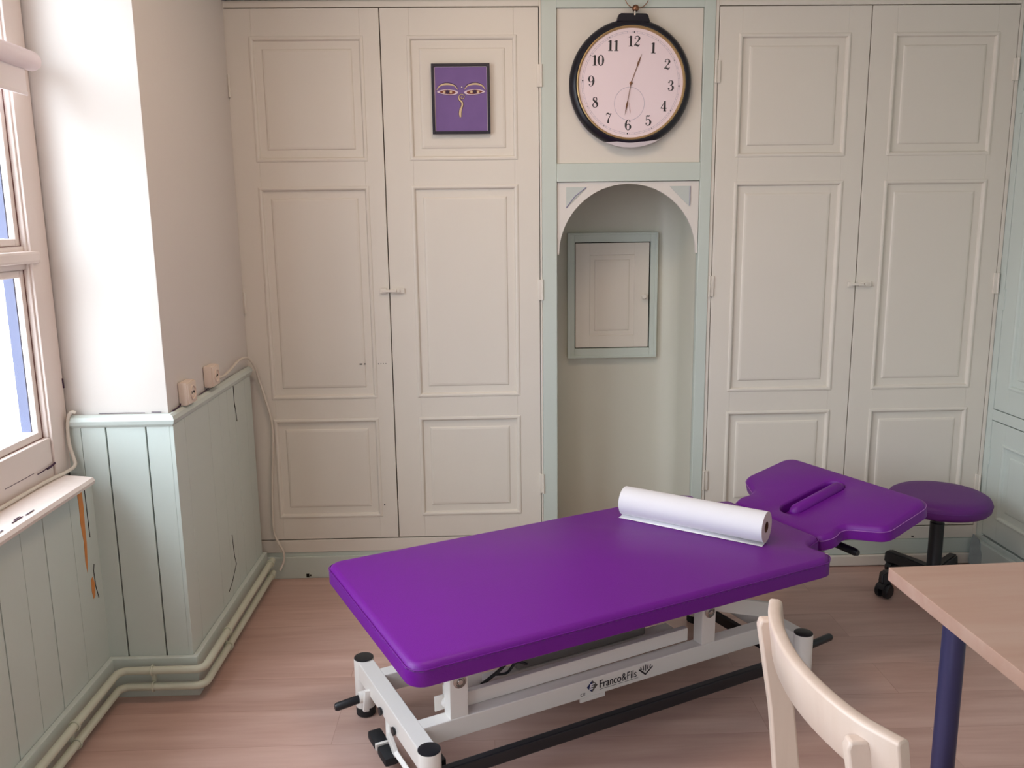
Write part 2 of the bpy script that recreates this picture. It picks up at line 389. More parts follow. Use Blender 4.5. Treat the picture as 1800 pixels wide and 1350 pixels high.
# roller blind
t = thing('roller_blind', 'rolled-up white roller blind with pinkish tube across the window top', 'roller blind', (LX+.06, 1.55, 1.955))
bm = B(); add_tube(bm, [(0, -.93, 0), (0, .975, 0), (0, .985, 0), (0, .99, 0)], [.027, .027, .024, .016], 24); obj('tube', bm, TUBE, t, smooth=True)
bm = B(); add_box(bm, -.001, .0005, -.9, .935, -.088, -.01); add_box(bm, -.004, .004, -.9, .935, -.098, -.086, bev=.003); obj('fabric', bm, FROSTED, t)
for ya_ in (.958, -.91):
    bm = B(); add_box(bm, -.055, -.0, ya_, ya_+.010, -.02, .02); obj('bracket', bm, WHITE, t)

# ------------------------------------------------------------ cupboards
# panel moulding profile: (inset, y offset; negative = towards the viewer)
PROF = [(-.012, 0), (-.011, -.003), (-.004, -.0045), (.001, -.003), (.003, .001), (.005, .008), (.034, .0085), (.037, .0045), (.045, .003)]
def door_mesh(x0, x1, z0, z1, panels, mx=None, th=.022):
    """door leaf in the XZ plane, front at y=0; panels are the outer moulding rectangles"""
    bm = B()
    xs0 = min(p[0] for p in panels)-.012; xs1 = max(p[1] for p in panels)+.012
    px0, px1 = panels[0][0]+.012, panels[0][1]-.012
    rows = sorted([(p[2]+.012, p[3]-.012) for p in panels])
    add_box(bm, x0, px0, 0, th, z0, z1); add_box(bm, px1, x1, 0, th, z0, z1)
    zz = [z0]+[v for r in rows for v in r]+[z1]
    for i in range(0, len(zz), 2): add_box(bm, px0, px1, 0, th, zz[i], zz[i+1])
    for (a, b) in rows:
        prev = None
        for ins, y in PROF:
            ring = [bm.verts.new(v) for v in ((px0+ins, y, a+ins), (px1-ins, y, a+ins), (px1-ins, y, b-ins), (px0+ins, y, b-ins))]
            if prev:
                for k in range(4): bm.faces.new((prev[k], prev[(k+1) % 4], ring[(k+1) % 4], ring[k]))
            prev = ring
        bm.faces.new(prev)
    if mx: bmesh.ops.transform(bm, matrix=mx, verts=bm.verts[:])
    return bm
def hinge(parent, x, z, h, m, side=1, name='hinge'):
    bm = B(); add_box(bm, x-.010, x+.010, -.007, .002, z, z+h, bev=.002); add_tube(bm, [(x+side*.008, -.007, z), (x+side*.008, -.007, z+h)], .0045, 10)
    return obj(name, bm, m, parent, smooth=True)
ZB, ZT = .176, 2.315
def cupboard(label, xa, xg, xb, pl, pr, cat='cupboard', hinges=(), fx0=None, fx1=None):
    t = thing('cupboard', label, cat, ((xa+xb)/2, BY, 0)); ox = (xa+xb)/2
    bm = B()      # face frame round the doors
    add_box(bm, fx0-ox, xa-ox-.003, 0, .03, ZB-.06, 2.345); add_box(bm, xb-ox+.003, fx1-ox, 0, .03, ZB-.06, 2.345)
    add_box(bm, xa-ox-.003, xb-ox+.003, 0, .03, ZT+.004, 2.345); add_box(bm, xa-ox-.003, xb-ox+.003, 0, .03, ZB-.06, ZB-.005)
    obj('frame', bm, CREAM, t, bevel=.0015)
    bm = B(); add_box(bm, xa-ox-.01, xb-ox+.01, .035, .04, ZB-.01, ZT+.02); obj('shade_backing', bm, DARK, t, label='dark sheet for the shade behind the doors')  # dark sheet stands in for the shade inside the cupboard
    for i, (a, b, pn) in enumerate(((xa, xg-.002, pl), (xg+.002, xb, pr))):
        d = obj('door', door_mesh(a-ox, b-ox, ZB, ZT, [(p0-ox, p1-ox, z0, z1) for (p0, p1) in [pn] for z0, z1 in ((1.745, 2.215), (.787, 1.650), (.270, .703))]), CREAM, t, bevel=.0012)
        for hx, hz, sd in hinges[i]: hinge(d, hx-ox, hz, .085, CREAM, sd)
        if i == 1:   # turn-latch fixed on the right-hand leaf
            bm = B(); gx = xg-ox
            add_box(bm, gx+.010, gx+.062, -.010, 0, 1.222, 1.243, bev=.002); add_box(bm, gx-.030, gx+.030, -.016, -.008, 1.227, 1.238, bev=.002)
            add_box(bm, gx-.036, gx-.012, -.013, -.004, 1.222, 1.243, bev=.002)
            add_tube(bm, [(gx+.038, -.010, 1.233), (gx+.038, -.017, 1.233)], .006, 12)
            obj('latch', bm, CREAM, d)
    return t
cl = cupboard('built-in pale cream panelled double cupboard left of the arched niche, purple picture on it', -.988, -.3965, .2165, (-.90, -.462), (-.295, .132),
         hinges=([(-.992, 1.99, 1), (-.990, 1.15, 1)], [(.219, 2.02, 1), (.219, 1.185, 1), (.219, .36, 1)]), fx0=PX+.002, fx1=.2275)
cr = cupboard('built-in pale cream panelled double cupboard right of the arched niche, behind the purple stool', .925, 1.5245, 2.112, (1.003, 1.447), (1.616, 2.040),
         hinges=([(.922, 2.03, -1), (.922, 1.19, -1), (.922, .36, -1)], [(2.112, 2.03, 1), (2.112, 1.185, 1), (2.112, .32, 1)]), fx0=.9085, fx1=RX+.0)
# plinths under the cupboards
bm = B(); add_box(bm, PX+.003, .25, BY+.004, BY+.03, 0, ZB-.06); add_box(bm, PX+.02, .25, BY-.008, BY+.004, 0, .098, bev=.003)
add_box(bm, .88, RX, BY+.004, BY+.03, 0, ZB-.06); add_box(bm, .88, RX, BY-.004, BY+.004, .05, ZB-.062)
struct('trim_9', bm, MINT)
bm = B(); add_box(bm, .90, 2.10, BY-.022, BY-.004, .003, .050, bev=.006); struct('baseboard_back', bm, CREAM)
# small chips
bm = B()
for (x, z, s) in ((-.80, .006, .012), (-.785, .010, .006), (-.965, .03, .008)):
    add_box(bm, x, x+s, BY-.0095, BY-.0078, z, z+s*1.3)
for (x, z, s) in ((1.60, .16, .008), (1.42, .165, .007), (1.84, .155, .010)): add_box(bm, x, x+s, BY-.0045, BY-.0035, z-.03, z-.03+s*.5)
struct('trim_10', bm, DARK)
dl = [c for c in cl.children if c.name.startswith('door')][0]
ox = (-.988+.2165)/2
for (x, z, w, h) in ((-.532, .930, .012, .004), (-.512, .930, .005, .005), (-.472, .930, .003, .004), (-.455, .930, .003, .004), (-.445, .931, .003, .003), (-.435, .931, .003, .003), (-.425, .931, .003, .003), (-.455, .320, .005, .005)):
    bm = B(); add_box(bm, x-ox, x+w-ox, -.0012, .0005, z, z+h); obj('nail_hole', bm, DARK, dl)

# ------------------------------------------------------------ arched niche between the cupboards
NX0, NX1, NY = .287, .864, 3.90
n_ = thing('arched_niche_surround', 'pale mint green pilasters and cross rail framing the arched niche and clock panel', 'niche surround', (.5755, BY, 0))
ox = .5755
bm = B()
for (a, b) in ((.228, NX0), (NX1, .908)):
    add_box(bm, a-ox, b-ox, -.004, .035, 0, 2.345)
obj('pilaster', bm, MINT, n_, bevel=.002)
bm = B(); add_box(bm, NX0-ox, NX1-ox, -.004, .03, 1.657, 1.728); obj('rail', bm, MINT, n_, bevel=.002)
bm = B(); add_box(bm, NX0-ox, NX1-ox, -.004, .03, 2.312, 2.345); obj('top_rail', bm, MINT, n_, bevel=.002)
bm = B(); add_box(bm, NX0-ox+.002, NX1-ox-.002, .008, .02, 1.729, 2.311); obj('clock_panel', bm, CREAM, n_, label='cream board behind the clock')
# inside of the niche: rounded right corner, side walls, back, top
bm = B()
pth = [(NX1, BY+.03)]+[(NX1, BY+.2)]+[(NX1-.10+.10*math.cos(a), NY-.10+.10*math.sin(a)) for a in [i*PI/2/8 for i in range(9)]]+[(NX0, NY), (NX0, BY+.03)]
lo = [bm.verts.new((x-ox, y-BY, 0)) for x, y in pth]; hi = [bm.verts.new((x-ox, y-BY, 1.72)) for x, y in pth]
for i in range(len(pth)-1): bm.faces.new((lo[i], lo[i+1], hi[i+1], hi[i]))
bm.faces.new(hi)
obj('niche_lining', bm, mat('niche_paint', srgb(212, 210, 196), .45, var=.03, vscale=3), n_, smooth=True)
# spandrels with the arch cut out
def spandrel():
    bm = B(); yc = 1.368; R = .2795; cx = 0.0
    x0, x1, zt = NX0-ox+.002, NX1-ox-.002, 1.655
    N = 24; outer = []; inner = []
    for i in range(N+1):
        a = PI-PI*i/N
        inner.append((cx+R*math.cos(a), yc+R*math.sin(a)))
        # matching outer point
        if i <= N*.25: outer.append((x0, yc+(zt-yc)*i/(N*.25)))
        elif i >= N*.75: outer.append((x1, zt-(zt-yc)*(i-N*.75)/(N*.25)))
        else: outer.append((x0+(x1-x0)*(i-N*.25)/(N*.5), zt))
    for y in (0, 1): pass
    f = [[bm.verts.new((x, .006, z)) for x, z in L] for L in (inner, outer)]
    b = [[bm.verts.new((x, .020, z)) for x, z in L] for L in (inner, outer)]
    for i in range(N):
        bm.faces.new((f[0][i], f[0][i+1], f[1][i+1], f[1][i])); bm.faces.new((b[0][i], b[1][i], b[1][i+1], b[0][i+1]))
        bm.faces.new((f[0][i], b[0][i], b[0][i+1], f[0][i+1])); bm.faces.new((f[1][i], f[1][i+1], b[1][i+1], b[1][i]))
    bm.faces.new((f[0][0], f[1][0], b[1][0], b[0][0])); bm.faces.new((f[0][N], b[0][N], b[1][N], f[1][N]))
    return bm
sp = obj('arch_board', spandrel(), SPANDREL, n_, label='off-white board with the arch cut out')
ROTX = Matrix.Rotation(PI/2, 4, 'X')
def ribbon_prism(bm, poly, d0, d1, mx=None):   # poly in XZ, extruded along y
    m = Matrix(((1, 0, 0, 0), (0, 0, 1, 0), (0, 1, 0, 0), (0, 0, 0, 1)))
    add_prism(bm, poly, d0, d1, (mx @ m) if mx else m)
for s in (-1, 1):
    bm = B()
    ribbon_prism(bm, [(s*.250, 1.636), (s*.168, 1.636), (s*.185, 1.618), (s*.250, 1.555)], .003, .0062)
    obj('corner_inlay', bm, mat('inlay_paint', srgb(196, 202, 196), .5), sp)
bm = B(); add_tube(bm, [(-.25, .0035, 1.556), (-.215, .003, 1.60), (-.17, .0035, 1.634)], .0022, 6); obj('inlay_edge', bm, GREYINK, sp)
bm = B(); add_tube(bm, [(.250, .0035, 1.635), (.250, .0035, 1.56)], .0022, 6)
obj('inlay_edge', bm, GREYINK, sp)

# little cabinet in the niche
k = thing('niche_cabinet', 'small cream-doored cabinet with mint green frame on the niche back wall', 'cabinet', (.57, 3.885, .888))
bm = B()
fx0, fx1, fz1 = -.198, .198, .556
add_box(bm, fx0, -.172, -.012, .0148, 0, fz1); add_box(bm, .172, fx1, -.012, .0148, 0, fz1)
add_box(bm, -.172, .172, -.012, .0148, fz1-.036, fz1); add_box(bm, -.172, .172, -.012, .0148, 0, .038)
for (a, b, c, d) in ((fx0-.006, fx0+.004, -.005, fz1+.006), (fx1-.004, fx1+.006, -.005, fz1+.006)): add_box(bm, a, b, -.018, .0145, c, d)
add_box(bm, fx0, fx1, -.018, .0145, -.006, .004); add_box(bm, fx0, fx1, -.018, .0145, fz1-.004, fz1+.006)
obj('frame', bm, MINT, k, bevel=.0015)
bm = B(); add_box(bm, -.171, .171, .006, .012, .037, fz1-.037); obj('shade_backing', bm, DARK, k)  # dark sheet in place of the cabinet's shaded inside
PROF_S = PROF
PROF = [(0, 0), (.002, .003), (.022, .004), (.024, .001), (.03, .0)]
d = obj('door', door_mesh(-.168, .166, .042, fz1-.040, [(-.115, .112, .085, .475)], T(0, -.008, 0), .012), CREAM, k, bevel=.001)
PROF = PROF_S
bm = B(); add_lathe(bm, [(.006, 0), (.006, .012), (.013, .018), (.014, .024), (.009, .030)], 20, T(.142, -.008, .275) @ Matrix.Rotation(PI/2, 4, 'X')); obj('knob', bm, CREAM, d, smooth=True)

# ------------------------------------------------------------ right-hand side cupboards (face towards -X)
rc = thing('side_cupboard', 'pale mint panelled cupboard on the right side wall, cut by the photo edge', 'cupboard', (RX, 2.2, 0))
RM = Matrix(((0, 1, 0, 0), (-1, 0, 0, 0), (0, 0, 1, 0), (0, 0, 0, 1)))   # local x -> -y, local y(depth) -> +x
bm = B()
add_box(bm, -1.30, -1.262, -.0, .03, .14, 2.36, RM); add_box(bm, .9, .96, 0, .03, .14, 2.36, RM)
add_box(bm, -1.262, .9, 0, .03, 2.315, 2.36, RM); add_box(bm, -1.262, .9, 0, .03, .655, .700, RM); add_box(bm, -1.30, .96, 0, .029, .0, .14, RM)
add_box(bm, -1.262+.70, -1.262+.74, 0, .03, .14, 2.36, RM); add_box(bm, -1.262+1.44, -1.262+1.48, 0, .03, .14, 2.36, RM)
obj('frame', bm, MINT2, rc, bevel=.0015)
for j in range(3):
    a = -1.258+.74*j; b = a+.692
    d = obj('door', door_mesh(a, b, .704, 2.311, [(a+.085, b-.085, .80, 1.60), (a+.085, b-.085, 1.68, 2.22)], RM), MINT2, rc, bevel=.001)
    if j == 0:
        for hz in (1.90, 1.12):
            hb = B(); add_box(hb, a-.012, a+.008, -.004, .002, hz, hz+.085, RM, bev=.0015); obj('hinge', hb, MINT2, d)
    d = obj('door', door_mesh(a, b, .15, .651, [(a+.085, b-.085, .24, .57)], RM), MINT2, rc, bevel=.001)
    if j == 0:
        hb = B(); add_box(hb, a-.012, a+.008, -.004, .002, .46, .535, RM, bev=.0015); obj('hinge', hb, MINT2, d)
bm = B(); add_box(bm, -1.26, .9, .031, .034, .14, 2.33, RM); obj('shade_backing', bm, DARK, rc)  # shade behind the side doors, done as a dark sheet
bm = B(); add_box(bm, RX-.02, RX-.0005, Y0+.02, 3.46, 0, .12, bev=.003); struct('baseboard_right', bm, MINT2)
# broken bracket at the foot of the corner
bm = B()
ribbon_prism(bm, [(-.028, 0), (.030, 0), (.034, .05), (.018, .075), (.012, .115), (-.018, .135), (-.026, .10)], -.004, .004)
tag(obj('corner_patch', bm, GALV, None), 'worn grey metal patch at the foot of the right corner', 'patch')
bpy.data.objects['corner_patch'].location = (2.100, 3.440, .012)
bpy.data.objects['corner_patch'].rotation_euler = (0, 0, -1.1)

# ------------------------------------------------------------ heating pipes
def pipe(name, z, off, label):
    t = thing(name, label, 'pipe', (-1.2, 2.5, 0), 0, 'painted heating pipes along the skirting')
    X0 = -1.222+off; Y1 = 2.571-off; X2 = -.9555+off
    def arc(cx, cy, r, a0, a1, n=6): return [(cx+r*math.cos(a0+(a1-a0)*i/n), cy+r*math.sin(a0+(a1-a0)*i/n)) for i in range(n+1)]
    rr = .03
    pts = [(X0, Y0+.05)]+arc(X0+rr, Y1-rr, rr, PI, PI/2)+arc(X2-rr, Y1+rr, rr, -PI/2, 0)+[(X2, 3.44)]
    bm = B(); add_tube(bm, [(x+1.2, y-2.5, z) for x, y in pts], .0125, 14)
    obj('tube', bm, PIPE, t, smooth=True, auto=50)
    return t
p1 = pipe('heating_pipe', .108, .028, 'upper of the two painted pipes along the skirting')
p2 = pipe('heating_pipe', .052, .028, 'lower of the two painted pipes along the skirting, just above the floor')
for (x, y, dx, dy) in ((-1.222+.028, 2.24, 1, 0), (-1.09, 2.571-.028, 0, -1), (-.9555+.028, 2.80, 1, 0), (-.9555+.028, 3.40, 1, 0), (-1.194, 1.2, 1, 0)):
    bm = B()
    for z in (.108, .052):
        ring = [(x+1.2+.0148*math.cos(a)*abs(dx), y-2.5+.0148*math.cos(a)*abs(dy), z+.0148*math.sin(a)) for a in [2*PI*i/16 for i in range(17)]]
        add_tube(bm, ring, .003, 6)
    add_box(bm, x+1.2-.006-dx*.012, x+1.2+.006-dx*.012, y-2.5-.006-dy*.012, y-2.5+.006-dy*.012, .064, .096)
    obj('pipe_bracket', bm, PIPE, p1, smooth=True)

# ------------------------------------------------------------ sockets and cables
def socket(label, y, z, rx):
    t = thing('wall_socket', label, 'socket', (PX, y, z), 0, 'surface-mounted sockets above the dado rail')
    bm = B(); add_box(bm, .0005, .030, -.040, .040, -.038, .038, bev=.008)
    obj('housing', bm, SOCKET, t, smooth=True)
    bm = B(); add_box(bm, .028, .034, -.036, .036, -.034, .034, bev=.0025)
    add_lathe(bm, [(.0235, 0), (.0235, .005), (.0205, .005), (.0195, 0)], 28, T(.033, 0, 0) @ Matrix.Rotation(PI/2, 4, 'Y'))
    pl = obj('cover_plate', bm, SOCKET, t, smooth=True)
    bm = B()
    for s in (-1, 1): add_tube(bm, [(.032, s*.0095, -.0), (.0355, s*.0095, -.0)], .0045, 12)
    obj('pin_hole', bm, DARK, pl)
    return t
socket('cream wall socket nearer the pillar corner, on the dado rail', 2.735, .974, 0)
socket('pinkish wall socket with gap line, nearer the cupboard doors', 2.985, .984, 0)
bm = B()
pts = [(-.972, 3.03, .965), (-.966, 3.10, .962), (-.966, 3.20, .972), (-.968, 3.30, .985), (-.965, 3.37, .985), (-.960, 3.43, .968), (-.950, 3.462, .93), (-.945, 3.482, .88), (-.925, 3.484, .80), (-.905, 3.485, .70), (-.905, 3.485, .60), (-.918, 3.485, .45), (-.925, 3.485, .32), (-.925, 3.484, .22), (-.905, 3.478, .165), (-.888, 3.475, .13), (-.888, 3.47, .09), (-.902, 3.455, .055)]
add_tube(bm, catmull(pts, 5), .005, 8)
tag(obj('socket_cable', bm, CABLE, None, smooth=True, auto=60), 'white cable hanging in the corner beside the left cupboard', 'cable')
bm = B()
pts = [(-1.262, 2.583, .945), (-1.272, 2.580, .948), (-1.282, 2.578, .935), (-1.287, 2.575, .90), (-1.286, 2.572, .85), (-1.276, 2.568, .81), (-1.270, 2.56, .785), (-1.278, 2.52, .776), (-1.288, 2.42, .777), (-1.290, 2.2, .777), (-1.290, 1.6, .777)]
add_tube(bm, catmull(pts, 5), .0055, 8)
tag(obj('window_cable', bm, CABLE, None, smooth=True, auto=60), 'painted cable running down and along the window sill', 'cable')

# ------------------------------------------------------------ wall clock
t = thing('wall_clock', 'large round pocket-watch style wall clock with black rim and pinkish dial', 'clock', (.575, BY+.006, 2.027))
CL = Matrix.Rotation(math.radians(3), 4, 'Y')           # hangs a little askew
LY = Matrix.Rotation(PI/2, 4, 'X')                       # lathe axis z -> -y
bm = B(); add_lathe(bm, [(.20, 0), (.236, .002), (.240, .012), (.239, .026), (.230, .038), (.218, .044), (.2125, .043), (.2115, .034), (.2, .034)], 96, LY); obj('case', bm, CASEB, t, smooth=True)
bm = B(); add_lathe(bm, [(.2125, .036), (.2125, .0445), (.209, .046), (.2045, .040), (.204, .036)], 96, LY, caps=False); obj('bezel', bm, GOLD, t, smooth=True)
dial = B(); add_lathe(dial, [(.2065, .030), (.2065, .036)], 96, LY); dial = obj('dial', dial, FACE, t)
FY = -.0364
def ribbon(bm, pts, w, y=FY, k=5, closed=False, ox=0, oz=0, sx=1, sz=1, th=.0006, smooth=True):
    """variable-width stroke in XZ"""
    P = [(p[0], p[1], (w[i] if isinstance(w, (list, tuple)) else w)) for i, p in enumerate(pts)]
    Q = catmull(P, k, closed) if smooth else P
    n = len(Q); L = []; Rr = []
    for i, (x, z, ww) in enumerate(Q):
        a = Q[(i-1) % n] if closed else Q[max(i-1, 0)]; b = Q[(i+1) % n] if closed else Q[min(i+1, n-1)]
        dx, dz = (b[0]-a[0])*sx, (b[1]-a[1])*sz; l = math.hypot(dx, dz) or 1
        nx, nz = -dz/l, dx/l
        L.append(bm.verts.new((ox+x*sx+nx*ww/2, y, oz+z*sz+nz*ww/2))); Rr.append(bm.verts.new((ox+x*sx-nx*ww/2, y, oz+z*sz-nz*ww/2)))
    for i in range(n if closed else n-1):
        j = (i+1) % n; bm.faces.new((L[i], Rr[i], Rr[j], L[j]))
def dot(bm, x, z, r, y=FY, n=12):
    bm.faces.new([bm.verts.new((x+r*math.cos(2*PI*i/n), y, z+r*math.sin(2*PI*i/n))) for i in range(n)])
TK, TN = .21, .065
DG = {
 '1': [([(.30, 1), (.30, .02)], [TK, TK], 0), ([(.06, .86), (.18, .90), (.30, .985)], [TN, .07, TN], 1), ([(.08, .02), (.52, .02)], TN, 0)],
 '2': [([(.10, .76), (.16, .90), (.32, .98), (.48, .93), (.54, .76), (.46, .56), (.28, .36), (.10, .16), (.06, .06)], [.08, TN, TN, .10, TK, .12, .07, TN, TN], 1), ([(.06, .10), (.22, .14), (.38, .07), (.50, .08), (.57, .24)], [.09, .12, TK*.9, .12, TN], 1), ([(.15, .77), (.151, .70)], .16, 0)],
 '3': [([(.10, .80), (.18, .93), (.33, .98), (.47, .90), (.49, .75), (.40, .58), (.24, .53)], [.08, TN, TN, .12, TK*.85, .08, TN], 1), ([(.24, .53), (.42, .49), (.54, .34), (.50, .12), (.32, .01), (.15, .05), (.07, .20)], [TN, .08, TK, .15, TN, TN, .08], 1), ([(.13, .82), (.131, .74)], .15, 0), ([(.12, .28), (.121, .19)], .16, 0)],
 '4': [([(.42, 1), (.42, .02)], [TK*.8, TK], 0), ([(.42, .98), (.20, .60), (.02, .28)], TN, 1), ([(.0, .28), (.62, .28)], TN, 0), ([(.28, .02), (.58, .02)], TN, 0)],
 '5': [([(.13, .98), (.30, .93), (.50, .98)], [.09, .15, .06], 1), ([(.12, .98), (.11, .50)], TN, 0), ([(.11, .50), (.26, .61), (.44, .56), (.54, .34), (.48, .12), (.30, .01), (.14, .06), (.08, .20)], [TN, TN, .12, TK, .14, TN, TN, .08], 1), ([(.12, .27), (.121, .18)], .15, 0)],
 '6': [([(.50, .82), (.44, .95), (.32, .99), (.16, .86), (.08, .55), (.10, .22), (.22, .03), (.34, .0), (.48, .10), (.54, .30), (.48, .50), (.34, .58), (.18, .48), (.11, .34)], [.09, TN, TN, .12, TK, .15, TN, TN, .12, TK, .12, TN, TN, TN], 1), ([(.47, .84), (.471, .77)], .14, 0)],
 '7': [([(.06, .78), (.08, .98)], [.04, .07], 0), ([(.08, .93), (.22, .97), (.38, .90), (.56, .96)], [.08, .15, .12, .06], 1), ([(.56, .96), (.40, .66), (.28, .36), (.25, .02)], [TN, .07, .13, .19], 1)],
 '8': [([(.30, .99), (.14, .90), (.13, .72), (.30, .58), (.48, .40), (.52, .18), (.40, .02), (.28, .0), (.12, .08), (.08, .24), (.18, .42), (.36, .58), (.46, .74), (.43, .92)], [TN, .10, .14, TK, TK, .14, TN, TN, .09, .12, .07, TN, .08, .09], 1, 1)],
 '9': [([(.12, .18), (.18, .05), (.30, .01), (.46, .14), (.54, .45), (.52, .78), (.40, .97), (.28, 1.0), (.14, .90), (.08, .70), (.14, .50), (.28, .42), (.44, .52), (.51, .66)], [.09, TN, TN, .12, TK, .15, TN, TN, .12, TK, .12, TN, TN, TN], 1), ([(.15, .23), (.151, .16)], .14, 0)],
 '0': [([(.31, 1), (.13, .84), (.08, .5), (.13, .16), (.31, 0), (.49, .16), (.54, .5), (.49, .84)], [TN, .13, TK, .13, TN, .13, TK, .13], 1, 1)],
}
def numeral(bm, txt, cx, cz, h):
    adv = .60*h; x0 = cx-adv*len(txt)/2-.0*h
    for i, ch in enumerate(txt):
        for st in DG[ch]:
            w = st[1] if isinstance(st[1], list) else [st[1]]*len(st[0])
            ribbon(bm, st[0], [q*h for q in w], ox=x0+i*adv, oz=cz-h/2, sx=h, sz=h, closed=len(st) > 3, smooth=bool(st[2]), k=5)
for i in range(1, 13):
    bm = B(); a = math.radians(30*i+2.5); R = .156
    numeral(bm, str(i), R*math.sin(a), R*math.cos(a), .0385)
    obj('numeral', bm, INK, dial)
for i in range(12):
    bm = B(); a = math.radians(30*i+2.5); R = .189
    dot(bm, R*math.sin(a), R*math.cos(a), .0028 if i % 3 == 0 else .0018)
    obj('hour_mark', bm, INK, dial)
bm = B()
for R, w in ((.192, .0006), (.186, .0006)):
    ribbon(bm, [(R*math.cos(2*PI*i/72), R*math.sin(2*PI*i/72)) for i in range(72)], w, closed=True, smooth=False)
for i in range(60):
    a = 2*PI*i/60; ribbon(bm, [(.186*math.cos(a), .186*math.sin(a)), (.192*math.cos(a), .192*math.sin(a))], .0008, smooth=False)
ribbon(bm, [(-.004+.059*math.cos(2*PI*i/48), -.076+.062*math.sin(2*PI*i/48)) for i in range(48)], .0010, closed=True, smooth=False)
obj('minute_track', bm, GREYINK, dial)
def hand(name, x1, z1, w, y):
    bm = B(); L = math.hypot(x1, z1); ux, uz = x1/L, z1/L
    q = lambda s, o: (ux*L*s-uz*o, uz*L*s+ux*o)
    ribbon_prism(bm, [q(-.08, w*.35), q(.55, w*.3), q(.72, w), q(.85, w*.5), q(1.05, 0), q(.85, -w*.5), q(.72, -w), q(.55, -w*.3), q(-.08, -w*.35)], y, y+.0008)
    obj(name, bm, BRONZE, t)
hand('hour_hand', .037, .105, .004, FY-.0024); hand('minute_hand', -.020, -.115, .0035, FY-.004)
hand('second_hand', .004, -.035, .0012, FY-.0015); bpy.data.objects['second_hand'].location = (-.004, 0, -.076)
bm = B(); add_lathe(bm, [(.006, .036), (.006, .0415), (.002, .0425)], 20, LY); obj('centre_cap', bm, BRONZE, t, smooth=True)
bm = B(); add_lathe(bm, [(.2055, .0425), (.2055, .0435)], 64, LY); obj('glass_cover', bm, GLASS, t)
# crown: black shoulder, stem, ball, ring
bm = B(); ribbon_prism(bm, [(-.062, .228), (-.055, .252), (-.045, .258), (.052, .258), (.060, .252), (.068, .226)], -.036, -.006); obj('shoulder', bm, CASEB, t, bevel=.003)
bm = B(); add_tube(bm, [(.008, -.034, .250), (.009, -.034, .272)], .005, 12); obj('stem', bm, STEEL, t, smooth=True)
bm = B(); bmesh.ops.create_uvsphere(bm, u_segments=24, v_segments=14, radius=.0135, matrix=T(.010, -.032, .276)); obj('ball', bm, BRONZE, t, smooth=True)
bm = B(); add_tube(bm, [(.014+.047*math.sin(2*PI*i/40), -.032, .322+.047*math.cos(2*PI*i/40)) for i in range(41)], .0017, 8, caps=False); obj('hanging_ring', bm, BRONZE, t, smooth=True)
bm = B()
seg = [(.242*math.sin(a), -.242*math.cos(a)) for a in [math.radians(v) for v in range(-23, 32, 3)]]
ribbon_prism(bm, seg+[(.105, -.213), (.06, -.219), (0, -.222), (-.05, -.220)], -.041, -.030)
obj('rim_patch', bm, RIMGREY, t, label='pale grey crescent at the bottom of the black rim')  # flat pale grey crescent set on the lower rim
t.rotation_euler = (0, math.radians(1.0), 0)

# ------------------------------------------------------------ purple picture
t = thing('framed_picture', 'small black-framed purple picture of two painted eyes on a cupboard door', 'picture', (-.088, BY-.010, 1.976))
bm = B(); w, h, f = .1135, .132, .011
for (a, b, c, d) in ((-w, -w+f, -h, h), (w-f, w, -h, h), (-w+f, w-f, h-f, h), (-w+f, w-f, -h, -h+f)): add_box(bm, a, b, -.010, .0, c, d)
obj('frame', bm, FRAMEB, t, bevel=.001)
bm = B(); add_box(bm, -w+f, w-f, -.003, -.0002, -h+f, h-f); art = obj('canvas', bm, CANVAS, t)
bm = B()
for (a, b, c, d) in ((-w+f, -w+f+.0025, -h+f, h-f), (-w+f, w-f, h-f-.0025, h-f), (w-f-.0018, w-f, -h+f, h-f)): add_box(bm, a, b, -.0036, -.003, c, d)
obj('mount_edge', bm, EYEW, art)
def lens(cx, cz, hw, s):   # eye outline (closed), s mirror
    top = [(-1, .02), (-.55, .33), (0, .42), (.5, .32), (.9, .15)]; bot = [(1, -.12), (.75, -.36), (.2, -.42), (-.4, -.28)]
    return [(cx+s*x*hw, cz+z*hw*.62) for x, z in top+bot]
by_, ew_ = B(), B(); br, gd, cr_ = B(), B(), B()
for s, cx in ((1, -.052), (-1, .054)):
    P = catmull(lens(cx, .026, .041, s), 5, True)
    cr_.faces.new([cr_.verts.new((x*1.0, -.0034, .0255+(z-.026)*1.15)) for x, z in P])
    ew_ = B(); ew_.faces.new([ew_.verts.new((x, -.0037, z)) for x, z in P]); obj('eye_white', ew_, EYEW, art)
    P2 = catmull(lens(cx, .026, .031, s), 5, True)
    br = B(); br.faces.new([br.verts.new((x, -.0040, z)) for x, z in P2]); obj('iris', br, EYEB, art)
    dot(cr_, cx, .027, .0075, -.0046); dot(gd, cx-.013, .026, .0050, -.0043); dot(gd, cx+.013, .026, .0050, -.0043)
    ribbon(gd, [(cx-s*.042, .034), (cx-s*.028, .050), (cx-s*.002, .056), (cx+s*.026, .050), (cx+s*.040, .036)], [.002, .005, .007, .004, .002], y=-.0042)
    ribbon(cr_, [(cx-s*.044, .032), (cx-s*.029, .053), (cx-s*.002, .061), (cx+s*.028, .054), (cx+s*.043, .034)], .0022, y=-.0038)
ew_ = B(); dot(ew_, .004, .044, .0032, -.0042); dot(cr_, .004, .044, .0045, -.0038)
curl = [(.004, .008), (.000, .004), (.004, -.001), (.011, .002), (.012, .011), (.003, .016), (-.007, .010), (-.007, -.003), (.003, -.014), (.004, -.026), (-.001, -.040), (-.004, -.055), (-.003, -.070)]
curl = [(x, z+.002) for x, z in curl]
